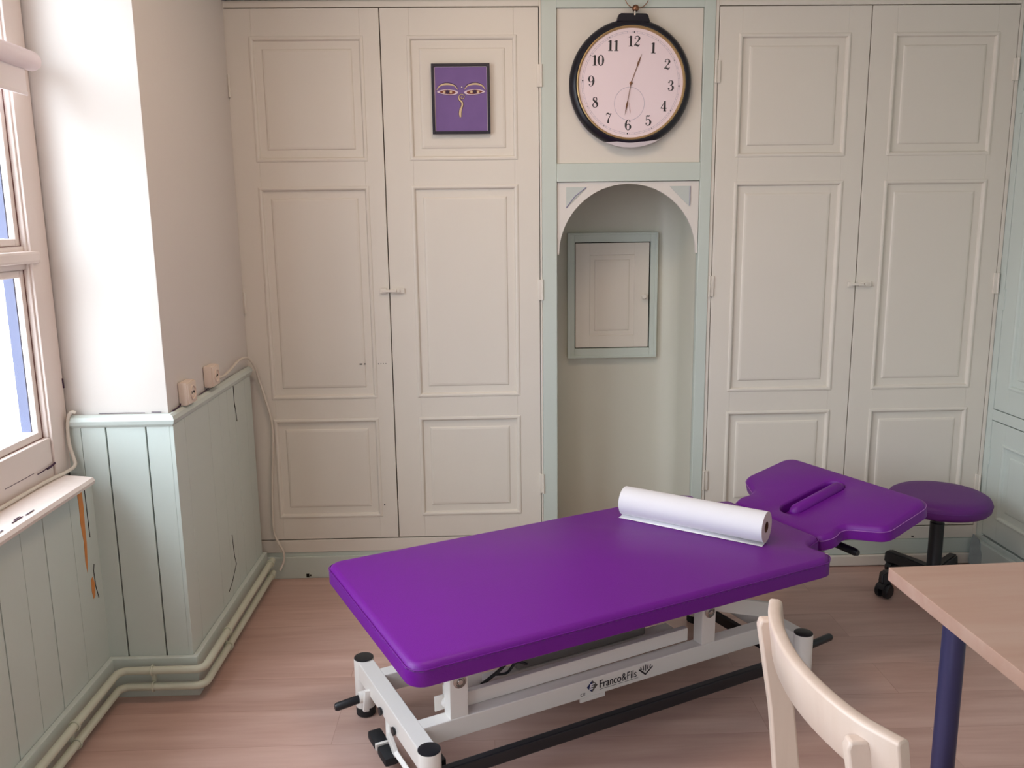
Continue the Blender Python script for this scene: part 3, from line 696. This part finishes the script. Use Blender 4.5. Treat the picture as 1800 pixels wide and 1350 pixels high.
ribbon(cr_, curl, [.005]*7+[.0095, .0105, .011, .012, .013, .009], y=-.0038); ribbon(gd, curl, [.0022]*7+[.005, .0062, .0065, .0072, .0082, .005], y=-.0046)
ribbon(gd, [(-.0055, -.035), (-.0085, -.055), (-.006, -.070)], .0012, y=-.0048)
obj('dot_mark', ew_, EYEW, art); obj('gold_line', gd, EYEG, art); obj('outline', cr_, CREASE, art)

# ------------------------------------------------------------ treatment table
TH = math.radians(25.8); CU, CV = 1.35, 2.085
Uv = Vector((math.cos(TH), math.sin(TH), 0)); Vv = Vector((-math.sin(TH), math.cos(TH), 0))
tb = thing('treatment_table', 'purple-upholstered treatment table on a white metal lifting frame', 'treatment table', Uv*CU+Vv*CV, TH)
def resample(pts, step=.012, closed=True):
    out = []; n = len(pts)
    for i in range(n):
        a = Vector(pts[i]); b = Vector(pts[(i+1) % n]); k = max(1, int((b-a).length/step))
        for j in range(k): out.append(tuple(a+(b-a)*j/k))
    return out
def round_poly(corners, seg=6):
    """corners: (x,y,r)"""
    out = []; n = len(corners)
    for i in range(n):
        p = Vector(corners[i][:2]); r = corners[i][2]; a = Vector(corners[i-1][:2]); b = Vector(corners[(i+1) % n][:2])
        if r <= 0: out.append(tuple(p)); continue
        d1 = (a-p).normalized(); d2 = (b-p).normalized(); ang = d1.angle(d2); tl = min(r/math.tan(ang/2), (a-p).length*.49, (b-p).length*.49); r = tl*math.tan(ang/2)
        c = p+(d1+d2).normalized()*(r/math.sin(ang/2)); s = p+d1*tl-c; e = p+d2*tl-c
        a0 = math.atan2(s.y, s.x); a1 = math.atan2(e.y, e.x); da = (a1-a0+PI) % (2*PI)-PI
        for j in range(seg+1): out.append((c.x+r*math.cos(a0+da*j/seg), c.y+r*math.sin(a0+da*j/seg)))
    return out
def area2(P): return sum(P[i-1][0]*P[i][1]-P[i][0]*P[i-1][1] for i in range(len(P)))
def inset(P, d):
    n = len(P); out = []; s = 1 if area2(P) > 0 else -1
    for i in range(n):
        a, b = Vector(P[i-1]), Vector(P[(i+1) % n]); t_ = (b-a).normalized(); out.append((P[i][0]-s*t_.y*d, P[i][1]+s*t_.x*d))
    return out
def pad(outline, z0, z1, r, holes=None):
    bm = B(); rings = []
    levels = [(r*.5, z0), (0, z0+r*.35), (0, z1-r*1.15), (r*.10, z1-r*.75), (r*.34, z1-r*.36), (r*.70, z1-r*.10), (r*1.05, z1)]
    for d_, z in levels:
        rings.append([bm.verts.new((x, y, z)) for x, y in inset(outline, d_)])
    n = len(outline)
    for a, b in zip(rings, rings[1:]):
        for k_ in range(n): bm.faces.new((a[k_], a[(k_+1) % n], b[(k_+1) % n], b[k_]))
    bm.faces.new(rings[0])
    if not holes: bm.faces.new(rings[-1])
    else:
        H, depth = holes
        inner = []
        for d_, z in ((.0, z1), (-.004*-1, z1-.002), (.007, z1-.010), (.008, z1-depth)):
            inner.append([bm.verts.new((x, y, z)) for x, y in inset(H, d_)])
        for a, b in zip(inner, inner[1:]):
            for k_ in range(len(H)): bm.faces.new((a[k_], a[(k_+1) % len(H)], b[(k_+1) % len(H)], b[k_]))
        bm.faces.new(inner[-1])
        ed = []
        for ring in (rings[-1], inner[0]):
            for k_ in range(len(ring)): ed.append(bm.edges.get((ring[k_], ring[(k_+1) % len(ring)])) or bm.edges.new((ring[k_], ring[(k_+1) % len(ring)])))
        bmesh.ops.triangle_fill(bm, edges=ed, use_beauty=True)
    return bm
hw = .365
body = [(-.730, -hw, .045), (.615, -hw, .05), (.662, -hw+.040, .035), (.640, -.250, .06), (.738, -.215, .03),
        (.738, .215, .03), (.640, .250, .06), (.662, hw-.040, .035), (.615, hw, .05), (-.730, hw, .045)]
P = resample(round_poly(body, 6), .02)
mt = obj('main_cushion', pad(P, .428, .490, .020), PURPLE, tb, smooth=True, auto=50)
def seam(P, z, parent, dashed, m=THREAD, mx=None, sub=(0, 1)):
    bm = B(); Q = inset(P, -.0006)
    n = len(Q)
    if dashed:
        acc = resample(Q, .0085 if m is THREADP else .012)
        for i in range(0, len(acc)-1, 2 if m is THREADP else 1):
            a, b = acc[i], acc[i+1]
            add_tube(bm, [(a[0], a[1], z), (b[0], b[1], z)], .0009, 5)
    if mx: bmesh.ops.transform(bm, matrix=mx, verts=bm.verts[:])
    return obj('seam', bm, m, parent)
seam(P, .474, mt, True, THREADP)
# welt crease line
bm = B(); add_tube(bm, [(x, y, .4775) for x, y in inset(P, -.0003)]+[(inset(P, -.0003)[0][0], inset(P, -.0003)[0][1], .4775)], .0016, 6); obj('piping', bm, PURPLE, mt, smooth=True)
# head section
head = [(0, -.195, .03), (.045, -.215, .04), (.085, -.212, .05), (.155, -.318, .05), (.36, -.318, .05), (.405, -.28, .05), (.405, .28, .05), (.36, .318, .05),
        (.155, .318, .05), (.085, .212, .05), (.045, .215, .04), (0, .195, .03)]
head = [(0, -.205, .03), (.050, -.225, .05), (.105, -.205, .06), (.170, -.330, .05), (.405, -.318, .055), (.405, .318, .055), (.170, .330, .05), (.105, .205, .06), (.050, .225, .05), (0, .205, .03)]
PH = resample(round_poly(head, 6), .015)
slot = [(.105+.05*math.cos(a), .008+.050*math.sin(a)) for a in [PI/2+PI*i/10 for i in range(11)]]+[(.295+.05*math.cos(a), .008+.050*math.sin(a)) for a in [-PI/2+PI*i/10 for i in range(11)]]
HM = T(.742, 0, .478) @ Matrix.Rotation(math.radians(-14), 4, 'Y')
bm = pad(PH, -.055, 0, .018, (slot, .035)); bmesh.ops.transform(bm, matrix=HM, verts=bm.verts[:])
hd = obj('head_cushion', bm, PURPLE, tb, smooth=True, auto=50)
seam(PH, -.014, hd, True, THREAD, HM)
bm = B(); add_tube(bm, [(.072, -.014, -.010), (.078, -.014, -.008), (.096, -.014, -.005), (.302, -.014, -.005), (.318, -.014, -.008), (.324, -.014, -.010)], [.007, .017, .025, .025, .017, .007], 20)
bmesh.ops.transform(bm, matrix=HM, verts=bm.verts[:]); obj('face_plug', bm, PURPLE, hd, smooth=True, auto=60)
# frame: local coords relative to the centre
def L(u, v): return u-CU, v-CV
ul, ur = .703, 2.0; vf, vr = 1.838, 2.372
bm = B()
z0r, z1r = .128, .186
for v in (1.935, 2.245):       # long side rails
    a, b = L(ul, v), L(ur, v); add_box(bm, a[0]+.02, b[0]-.02, a[1], a[1]+.045, z0r+.0006, z1r-.0006, bev=.003)
for u in (ul, ur):             # end beams
    a, b = L(u, vf), L(u, vr); add_box(bm, a[0]-.024, a[0]+.024, a[1], b[1], z0r, z1r, bev=.003)
add_box(bm, L(1.215, 0)[0], L(1.30, 0)[0], L(0, 1.934)[1], L(0, 1.94)[1], .117, .130)   # tab under the logo
obj('base_frame', bm, WHITE, tb)
for (u, v) in ((ul, vf), (ul, vr), (ur, vf), (ur, vr)):
    a = L(u, v)
    bm = B(); add_lathe(bm, [(.030, .030), (.0305, .034), (.0305, .186), (.030, .188)], 28, T(a[0], a[1], 0)); leg = obj('leg', bm, WHITE, tb, smooth=True)
    bm = B(); add_lathe(bm, [(.030, .187), (.0295, .190), (.024, .1915)], 28, T(a[0], a[1], 0)); obj('end_cap', bm, BLACK, leg, smooth=True)
    bm = B(); add_lathe(bm, [(.026, 0), (.030, .004), (.030, .031)], 28, T(a[0], a[1], 0)); obj('rubber_foot', bm, BLACKR, leg, smooth=True)
# uprights of the lifting arms, with bolts
for (u, v) in ((.805, 1.937), (1.665, 1.937), (.805, 2.243), (1.665, 2.243)):
    a = L(u, v)
    bm = B(); add_box(bm, a[0], a[0]+.054, a[1], a[1]+.042, z1r-.004, .325, bev=.003)
    up = obj('upright', bm, WHITE, tb)
    sgn = -1 if v < 2.1 else 1; yb = a[1] if sgn < 0 else a[1]+.042
    bm = B(); add_lathe(bm, [(.019, 0), (.019, .003), (.0135, .0045), (.012, .002), (.009, .003), (.007, .008), (.002, .009)], 24, T(a[0]+.029, yb, .291) @ Matrix.Rotation(PI/2*(1 if sgn < 0 else -1), 4, 'X'))
    obj('bolt', bm, STEEL, up, smooth=True)
# upper (moving) frame under the cushion
bm = B()
for v in (1.99, 2.15):
    a, b = L(.72, v), L(1.93, v); add_box(bm, a[0], b[0], a[1], a[1]+.03, .385, .428, bev=.002)
for u in (.75, 1.35, 1.88):
    a = L(u, 1.85); add_box(bm, a[0]-.02, a[0]+.02, a[1], a[1]+.47, .395, .4279, bev=.002)
for (u, v) in ((.82, 1.995), (1.68, 1.995), (.82, 2.155), (1.68, 2.155)):
    a = L(u, v); add_box(bm, a[0], a[0]+.04, a[1], a[1]+.025, .30, .39, bev=.002)
obj('upper_frame', bm, WHITE, tb)
def slab(bm, p, q, w, t_, bev=.002):
    """flat bar from p to q in local coords; w vertical-ish width, t_ thickness in v"""
    p = Vector(p); q = Vector(q); d = q-p; ln = d.length; x = d.normalized(); y = Vector((0, 1, 0)); z = x.cross(y).normalized(); y = z.cross(x)
    m = Matrix((x, y, z)).transposed().to_4x4(); m.translation = p
    add_box(bm, 0, ln, -t_/2, t_/2, -w/2, w/2, m, bev=bev)
# slanting lift arms
for v in (1.985, 2.20):
    bm = B()
    a = L(.86, v); b = L(1.64, v)
    slab(bm, (a[0], a[1], .207), (b[0], b[1], .212), .042, .02); obj('lift_arm', bm, WHITE, tb)
    bm = B(); a = L(1.20, v); b = L(1.95, v); slab(bm, (L(1.69, v)[0], a[1], .31), (L(2.02, v)[0], a[1], .20), .05, .02); obj('lift_arm', bm, WHITE, tb)
bm = B(); a = L(.85, 2.08); b = L(1.65, 2.08); add_box(bm, a[0], b[0], a[1]-.02, a[1]+.02, .15, .195, bev=.003); obj('centre_beam', bm, WHITE, tb)
# cross sheet plate and small brackets seen beneath the cushion
bm = B()
a = L(.84, 2.02); ribbon_prism(bm, [(a[0]-.06, .34), (a[0]+.10, .34), (a[0]+.10, .205), (a[0], .205), (a[0]-.02, .25)], a[1], a[1]+.003); obj('bracket_plate', bm, WHITE, tb); bm = B()
a = L(1.42, 2.1); ribbon_prism(bm, [(a[0], .30), (a[0]+.07, .31), (a[0]+.07, .265), (a[0]+.115, .265), (a[0]+.115, .225), (a[0]-.01, .225)], a[1], a[1]+.003)
obj('bracket_plate', bm, WHITE, tb); bm = B()
a = L(.83, 1.985); add_box(bm, a[0]-.05, a[0]+.05, a[1]-.001, a[1]+.003, .192, .235)
obj('bracket_plate', bm, WHITE, tb)
bm = B(); a = L(1.06, 2.08); add_box(bm, a[0], a[0]+.46, a[1]-.045, a[1]+.045, .212, .31, bev=.008); obj('motor_housing', bm, mat('grey_motor', srgb(120, 116, 112), .5, var=.05), tb)
bm = B(); a = L(1.52, 2.08); add_tube(bm, [(a[0], a[1], .262), (a[0]+.22, a[1], .275)], .022, 18); obj('actuator', bm, mat('dark_grey_plastic', srgb(60, 58, 58), .5), tb, smooth=True)
bm = B()
a = L(.93, 2.01)
add_tube(bm, catmull([(a[0], a[1], .215), (a[0]+.06, a[1]+.0, .245), (a[0]+.10, a[1]+.005, .27), (a[0]+.13, a[1]+.01, .262), (a[0]+.16, a[1]+.01, .285), (a[0]+.22, a[1]+.02, .33)], 5), .005, 8)
add_tube(bm, catmull([(a[0]+.05, a[1], .235), (a[0]+.09, a[1]+.01, .225), (a[0]+.12, a[1]+.01, .25), (a[0]+.15, a[1]+.0, .24)], 5), .004, 8)
obj('motor_cable', bm, BLACK, tb, smooth=True, auto=60)
# black foot bars along both sides
for v in (vf+.005, vr-.005):
    bm = B(); a, b = L(ul+.03, v), L(ur-.03, v); add_box(bm, a[0], b[0], a[1]-.012, a[1]+.012, .085, .121, bev=.004); obj('foot_bar', bm, BLACK, tb)
bm = B(); a = L(ul+.02, vf); b = L(ul+.02, vr)
add_box(bm, L(.745, 0)[0], L(.762, 0)[0], L(0, 1.87)[1], L(0, 2.35)[1], .088, .124, bev=.003); obj('cross_bar', bm, BLACK, tb); bm = B(); add_box(bm, L(1.94, 0)[0], L(1.957, 0)[0], L(0, 1.87)[1], L(0, 2.35)[1], .088, .124, bev=.003); obj('cross_bar', bm, BLACK, tb)
bm = B(); a = L(.815, 2.035); bmesh.ops.create_uvsphere(bm, u_segments=16, v_segments=10, radius=.0165, matrix=T(a[0], a[1]-.052, .212)); obj('knob', bm, WHITE, tb, smooth=True)
# swivel-wheel levers at the ends
for (u0, v0, sg) in ((ul, 2.27, -1), (ur, 1.865, 1)):
    a = L(u0, v0)
    bm = B(); add_tube(bm, [(a[0]+sg*.024, a[1], .12), (a[0]+sg*.052, a[1], .12)], .017, 14)
    slab(bm, (a[0]+sg*.03, a[1]-.022, .150), (a[0]+sg*.038, a[1]-.022, .085), .018, .012)
    lv = obj('lever_mount', bm, WHITE, tb, smooth=True)
    bm = B(); add_tube(bm, [(a[0]+sg*.05, a[1], .116), (a[0]+sg*(.118 if sg < 0 else .152), a[1], .110 if sg < 0 else .124), (a[0]+sg*(.124 if sg < 0 else .158), a[1], .110 if sg < 0 else .124)], [.0125, .0125, .009], 16); obj('grip', bm, BLACK, lv, smooth=True)
# foot pedal at the near end
a = L(.683, 2.06)
bm = B(); slab(bm, (a[0]+.022, a[1]+.10, .125), (a[0]-.0, a[1]+.03, .085), .012, .02); slab(bm, (a[0], a[1]+.035, .09), (a[0]-.002, a[1]-.03, .062), .012, .02); slab(bm, (a[0], a[1]-.025, .066), (a[0]+.02, a[1]-.19, .03), .014, .022)
pd = obj('pedal_arm', bm, WHITE, tb)
bm = B()
for dv in (.105, .02):
    add_box(bm, a[0]-.036, a[0]+.006, a[1]+dv-.05, a[1]+dv+.022, .035, .062, bev=.010)
obj('pedal', bm, BLACKR, pd, smooth=True)
bm = B(); add_box(bm, a[0]-.037, a[0]+.008, a[1]+.0425, a[1]+.0525, .045, .064, bev=.001); obj('pedal_pin', bm, WHITE, pd)
for dv in (.0, .11):
    bm = B(); add_lathe(bm, [(.009, 0), (.012, .004), (.012, .008)], 16, T(L(ul, 0)[0]-.024, L(0, 2.03+dv)[1], .14) @ Matrix.Rotation(-PI/2, 4, 'Y')); obj('slot_plug', bm, BLACK, tb)
# head-tilt handle
bm = B(); a = L(2.13, 1.90)
add_tube(bm, [(a[0]+.132, a[1]+.13, .402), (a[0]+.134, a[1]-.022, .398), (a[0]+.134, a[1]-.034, .398)], [.0135, .0135, .009], 14); obj('tilt_handle', bm, BLACK, tb, smooth=True)
bm = B(); add_tube(bm, [(a[0]+.170, a[1]+.11, .462), (a[0]+.170, a[1]+.11, .400)], .010, 12); add_box(bm, a[0]-.19, a[0]+.17, a[1]+.09, a[1]+.12, .395, .422); obj('head_bracket', bm, BLACK, tb)
bm = B(); add_box(bm, a[0]-.15, a[0]+.0, a[1]-.03, a[1]+.32, .40, .424, bev=.003); obj('neck_plate', bm, WHITE, tb)

# logo on the side rail
def text_mesh(s, size, sx=1.0):
    cu = bpy.data.curves.new('txt', 'FONT'); cu.body = s; cu.size = size; cu.extrude = .0002
    o = bpy.data.objects.new('txt', cu); C.objects.link(o)
    dg = bpy.context.evaluated_depsgraph_get(); dg.update(); me = bpy.data.meshes.new_from_object(o.evaluated_get(dg))
    for v in me.vertices: v.co.x *= sx
    C.objects.unlink(o); bpy.data.objects.remove(o); return me
def put_text(s, size, sx, x, z, y, m, name, parent, bold=0):
    me = text_mesh(s, size, sx); bm = B(); bm.from_mesh(me)
    if bold:
        geo = bm.verts[:]
        for dx in (bold, -bold):
            b2 = B(); b2.from_mesh(me); bmesh.ops.translate(b2, vec=(dx, 0, .00002), verts=b2.verts[:]); m2 = bpy.data.meshes.new('q'); b2.to_mesh(m2); b2.free(); bm.from_mesh(m2)
    bmesh.ops.transform(bm, matrix=T(x, y, z) @ Matrix.Rotation(PI/2, 4, 'X'), verts=bm.verts[:])
    return obj(name, bm, m, parent)
base = [c for c in tb.children if c.name.startswith('base_frame')][0]
lx, ly = L(1.215, 1.9345); ly -= .0004
def fit_text(txt, h, w, x, z, m, name, bold=0):
    me = text_mesh(txt, 1.0); xs = [v.co.x for v in me.vertices]; ys = [v.co.y for v in me.vertices]
    kx = w/(max(xs)-min(xs)); ky = h/(max(ys)-max(0, min(ys))); x0_ = min(xs)
    for v in me.vertices: v.co.x = (v.co.x-x0_)*kx; v.co.y *= ky; v.co.z *= .6
    bm = B(); bm.from_mesh(me)
    if bold:
        b2 = B(); b2.from_mesh(me); bmesh.ops.translate(b2, vec=(bold, 0, .00003), verts=b2.verts[:]); m2 = bpy.data.meshes.new('q'); b2.to_mesh(m2); b2.free(); bm.from_mesh(m2)
    bmesh.ops.transform(bm, matrix=T(x, ly, z) @ Matrix.Rotation(PI/2, 4, 'X'), verts=bm.verts[:])
    return obj(name, bm, m, base)
LZ = .1475
fit_text('Franco', .024, .076, lx+.066, LZ, INK, 'lettering', .0012)
fit_text('&Fils', .024, .054, lx+.145, LZ, INK, 'lettering')
fit_text('CE', .009, .016, lx+.000, .137, INK, 'ce_mark')
def poly(bm, pts, y=None): bm.faces.new([bm.verts.new((lx+x, (y or ly-.0002), z)) for x, z in pts])
dc, dz, dr = .040, .160, .019
bm = B(); poly(bm, [(dc-dr, dz), (dc, dz+dr), (dc, dz-dr)]); obj('diamond_mark', bm, INKBLUE, base)
bm = B(); poly(bm, [(dc+dr, dz), (dc, dz-dr), (dc, dz+dr)]); obj('diamond_mark', bm, mat('bronze_ink', srgb(88, 80, 76), .6), base)
bm = B()
P_ = [(dc-.006, dz+.008), (dc+.008, dz+.009), (dc+.010, dz+.005), (dc-.002, dz+.004), (dc-.004, dz+.001), (dc+.005, dz+.002), (dc+.006, dz-.002), (dc-.005, dz-.003), (dc-.007, dz-.006), (dc+.003, dz-.005), (dc+.003, dz-.009), (dc-.011, dz-.010)]
poly(bm, P_, ly-.0004); obj('diamond_letter', bm, PAPER, base)
bm = B(); poly(bm, [(.066, .1435), (.128, .1435), (.128, .1422), (.066, .1422)]); poly(bm, [(.134, .1435), (.150, .1435), (.150, .1422), (.134, .1422)]); poly(bm, [(.156, .1435), (.205, .1435), (.205, .1422), (.156, .1422)]); obj('tagline', bm, INK, base)
bm = B()
poly(bm, [(.206, .166), (.232, .143), (.260, .166), (.256, .168), (.232, .1495), (.211, .168)])
obj('book_mark', bm, INK, base)
bm = B()
for q in (-2, -1, 0, 1, 2):
    c0 = .232+q*.007; poly(bm, [(c0-.0015, .158+abs(q)*.003), (c0+.0015, .158+abs(q)*.003), (c0+q*.002+.0018, .176-abs(q)*.002), (c0+q*.002, .180-abs(q)*.002), (c0+q*.002-.0018, .176-abs(q)*.002)])
obj('lotus_mark', bm, INK, base)

# ------------------------------------------------------------ paper roll
ax = Vector((.404, -.295, 0)).normalized(); pr = Vector((.59, .807, 0)).normalized()
Rr_ = .050
s0 = Vector((.448, 2.813, 0))+pr*.036; mid = s0+ax*.25
rl = thing('paper_roll', 'roll of white couch paper lying across the purple table', 'paper roll', (mid.x, mid.y, .4915), math.atan2(ax.y, ax.x))
RL = Matrix.Rotation(PI/2, 4, 'Y')
bm = B(); add_lathe(bm, [(Rr_, -.25), (Rr_, .25)], 64, T(0, 0, Rr_) @ RL, caps=False)
obj('paper', bm, PAPER, rl, smooth=True)
for s in (-1, 1):
    bm = B(); add_lathe(bm, [(Rr_, s*.25), (Rr_*.9, s*.2495), (Rr_*.6, s*.2500), (.018, s*.2492), (.018, s*.24)], 48, T(0, 0, Rr_) @ RL, caps=False)
    obj('paper_edge', bm, PAPEREND, rl, smooth=True)
bm = B(); add_lathe(bm, [(.018, -.2495), (.018, .2495), (.0165, .2495), (.0165, -.2495), (.018, -.2495)], 32, T(0, 0, Rr_) @ RL, caps=False); obj('core', bm, CARD, rl, smooth=True)
bm = B()      # loose end of the sheet
pf = [(-.004, .0012), (-.018, .0035), (-.030, .0012), (-.046, .0006)]
pr_ = [[bm.verts.new((x, -0-0+(y), z+dz)) for x in (-.25, .252)] for (y, z) in pf for dz in (0,)]
for a, b in zip(pr_, pr_[1:]): bm.faces.new((a[0], a[1], b[1], b[0]))
o = obj('loose_sheet', bm, PAPER, rl, smooth=True); sm = o.modifiers.new('thickness', 'SOLIDIFY'); sm.thickness = .0006

# ------------------------------------------------------------ stool
st = thing('swivel_stool', 'round purple swivel stool with black column and castors by the right cupboard', 'stool', (1.785, 3.20, 0))
bm = B(); R = .190; zt = .425
add_lathe(bm, [(.06, zt-.062), (R-.012, zt-.062), (R-.003, zt-.052), (R, zt-.035), (R-.001, zt-.022), (R-.007, zt-.012), (R-.022, zt-.003), (R-.06, zt), (.04, zt+.001)], 72); seat = obj('seat', bm, PURPLE2, st, smooth=True, auto=60)
bm = B(); add_tube(bm, [((R+.0002)*math.cos(2*PI*i/72), (R+.0002)*math.sin(2*PI*i/72), zt-.030) if True else 0 for i in range(73)], .0012, 6, caps=False) if False else add_tube(bm, [((R+.0002)*math.cos(2*PI*i/72), (R+.0002)*math.sin(2*PI*i/72), zt-.030) for i in range(73)], .0012, 6, caps=False)
obj('seam', bm, THREADP, seat, smooth=True)
bm = B(); add_lathe(bm, [(.034, .085), (.030, .10), (.027, .11), (.027, .30), (.022, .302), (.022, zt-.075), (.05, zt-.072), (.09, zt-.0615)], 32); obj('column', bm, BLACK, st, smooth=True)
bm = B(); add_lathe(bm, [(.036, .055), (.042, .06), (.040, .105), (.030, .11)], 32)
for j in range(5):
    a = math.radians(186+72*j)
    m = Matrix.Rotation(a, 4, 'Z')
    pts = [(.02, .085), (.10, .082), (.185, .074), (.212, .072)]
    for (x0_, z0_), (x1_, z1_) in zip(pts, pts[1:]):
        pass
    b2 = B(); rings = []
    for (x, z, w, h) in ((.01, .084, .030, .052), (.10, .088, .024, .046), (.18, .086, .022, .044), (.214, .082, .024, .052), (.228, .078, .016, .040)):
        rings.append([b2.verts.new(v) for v in ((x, -w, z-h/2), (x, w, z-h/2), (x, w*.75, z+h/2), (x, -w*.75, z+h/2))])
    for p, q in zip(rings, rings[1:]):
        for k_ in range(4): b2.faces.new((p[k_], p[(k_+1) % 4], q[(k_+1) % 4], q[k_]))
    b2.faces.new(rings[0]); b2.faces.new(rings[-1])
    bmesh.ops.bevel(b2, geom=b2.edges[:], offset=.005, segments=2, affect='EDGES')
    bmesh.ops.transform(b2, matrix=m, verts=b2.verts[:]); me = bpy.data.meshes.new('q'); b2.to_mesh(me); b2.free(); bm.from_mesh(me)
obj('star_base', bm, BLACK, st, smooth=True)
for j in range(5):
    a = math.radians(186+72*j); cx, cy = .200*math.cos(a), .200*math.sin(a); sw = a+.5+j
    m = T(cx, cy, 0) @ Matrix.Rotation(sw, 4, 'Z')
    bm = B(); add_tube(bm, [(0, 0, .05), (0, 0, .075)], .008, 10)
    for s in (-1, 1):
        add_lathe(bm, [(.023, 0), (.0298, .003), (.0298, .017), (.024, .022)], 24, T(.014, s*.006, .030) @ Matrix.Rotation(-s*PI/2, 4, 'X'))
    # hood over the wheels
    hood = [(.014+.034*math.cos(q), .030+.034*math.sin(q)) for q in [math.radians(20+i*16) for i in range(10)]]
    ribbon_prism(bm, hood+[(.014, .030)], -.014, .014)
    bmesh.ops.transform(bm, matrix=m, verts=bm.verts[:]); obj('castor', bm, BLACK, st, smooth=True)

# ------------------------------------------------------------ desk
DA = math.radians(2.2)
dk = thing('desk', 'pale birch desk on a dark blue metal leg beside the wooden chair', 'desk', (.878, 1.755, 0), DA)
bm = B(); add_box(bm, 0, 1.20, -.80, 0, .710, .740, bev=.0015); obj('desk_top', bm, BIRCH, dk)
for (x, y) in ((.085, -.125), (1.12, -.11), (.085, -.69), (1.12, -.69)):
    bm = B(); add_lathe(bm, [(.022, 0), (.022, .012), (.020, .013), (.0205, .30), (.0235, .302), (.0235, .705), (.045, .707), (.045, .7099)], 28, T(x, y, 0)); obj('leg', bm, LEGBLUE, dk, smooth=True)

# ------------------------------------------------------------ chair
ch = thing('wooden_chair', 'pale varnished wooden chair with curved backrest tucked at the desk', 'chair', (.70, 1.255, 0))
cx0, cy0 = .70, 1.255
arc = catmull([(.519, 1.485), (.496, 1.42), (.481, 1.34), (.477, 1.255), (.487, 1.17), (.509, 1.09), (.545, 1.025)], 6)
bm = B(); rings = []; tk = .024; zlo, zhi = .715, .802
for i, (x, y) in enumerate(arc):
    a = arc[max(i-1, 0)]; b = arc[min(i+1, len(arc)-1)]; dx, dy = b[0]-a[0], b[1]-a[1]; l = math.hypot(dx, dy); nx, ny = -dy/l, dx/l    # towards +x
    r = .006; zl = zlo+0.0
    sec = [(0, zl+r), (r*.4, zl+r*.3), (r, zl), (tk-r, zl), (tk, zl+r), (tk, zhi-r), (tk-r*.4, zhi-r*.3), (tk-r, zhi), (r, zhi), (r*.4, zhi-r*.3), (0, zhi-r)]
    ring = []
    for off, z in sec:
        lean = (.80-z)*.14
        ring.append(bm.verts.new((x+nx*off+lean-cx0, y+ny*off-cy0, z)))
    rings.append(ring)
for a, b in zip(rings, rings[1:]):
    for k_ in range(len(a)): bm.faces.new((a[k_], a[(k_+1) % len(a)], b[(k_+1) % len(a)], b[k_]))
bm.faces.new(rings[0]); bm.faces.new(rings[-1])
obj('backrest', bm, CHAIRW, ch, smooth=True, auto=50, bevel=.003)
def leg_mesh(prof, y0, y1):
    """prof: list of (z, x0, x1)"""
    bm = B(); rings = []
    for z, a, b in prof: rings.append([bm.verts.new(v) for v in ((a-cx0, y0-cy0, z), (b-cx0, y0-cy0, z), (b-cx0, y1-cy0, z), (a-cx0, y1-cy0, z))])
    for p, q in zip(rings, rings[1:]):
        for k_ in range(4): bm.faces.new((p[k_], p[(k_+1) % 4], q[(k_+1) % 4], q[k_]))
    bm.faces.new(rings[0]); bm.faces.new(rings[-1]); return bm
def rear(y, dx): return leg_mesh([(0, .47+dx, .50+dx), (.2, .497+dx, .535+dx), (.45, .508+dx, .558+dx), (.60, .492+dx, .538+dx), (.70, .475+dx, .513+dx), (.766, .464+dx, .499+dx), (.779, .468+dx, .494+dx)], y-.011, y+.011)
for (y, dx) in ((1.449, .026), (1.076, .032)): obj('leg', rear(y, dx-.002), CHAIRW, ch, bevel=.004, smooth=True)
for y in (1.44, 1.07): obj('leg', leg_mesh([(0, .885, .915), (.2, .88, .92), (.43, .875, .925)], y-.012, y+.012), CHAIRW, ch, bevel=.004)
bm = B()
sp_ = round_poly([(.53, 1.075, .02), (.95, 1.055, .05), (.95, 1.455, .05), (.53, 1.435, .02)], 5)
add_prism(bm, [(x-cx0, y-cy0) for x, y in sp_], .430, .452); obj('seat', bm, CHAIRW, ch, bevel=.005)
bm = B()
for y in (1.086, 1.412): add_box(bm, .555-cx0, .876-cx0, y-cy0, y+.014-cy0, .375, .43)
for x in (.56, .87): add_box(bm, x-cx0, x+.014-cx0, 1.09-cy0, 1.42-cy0, .385, .43)
obj('apron', bm, CHAIRW, ch)
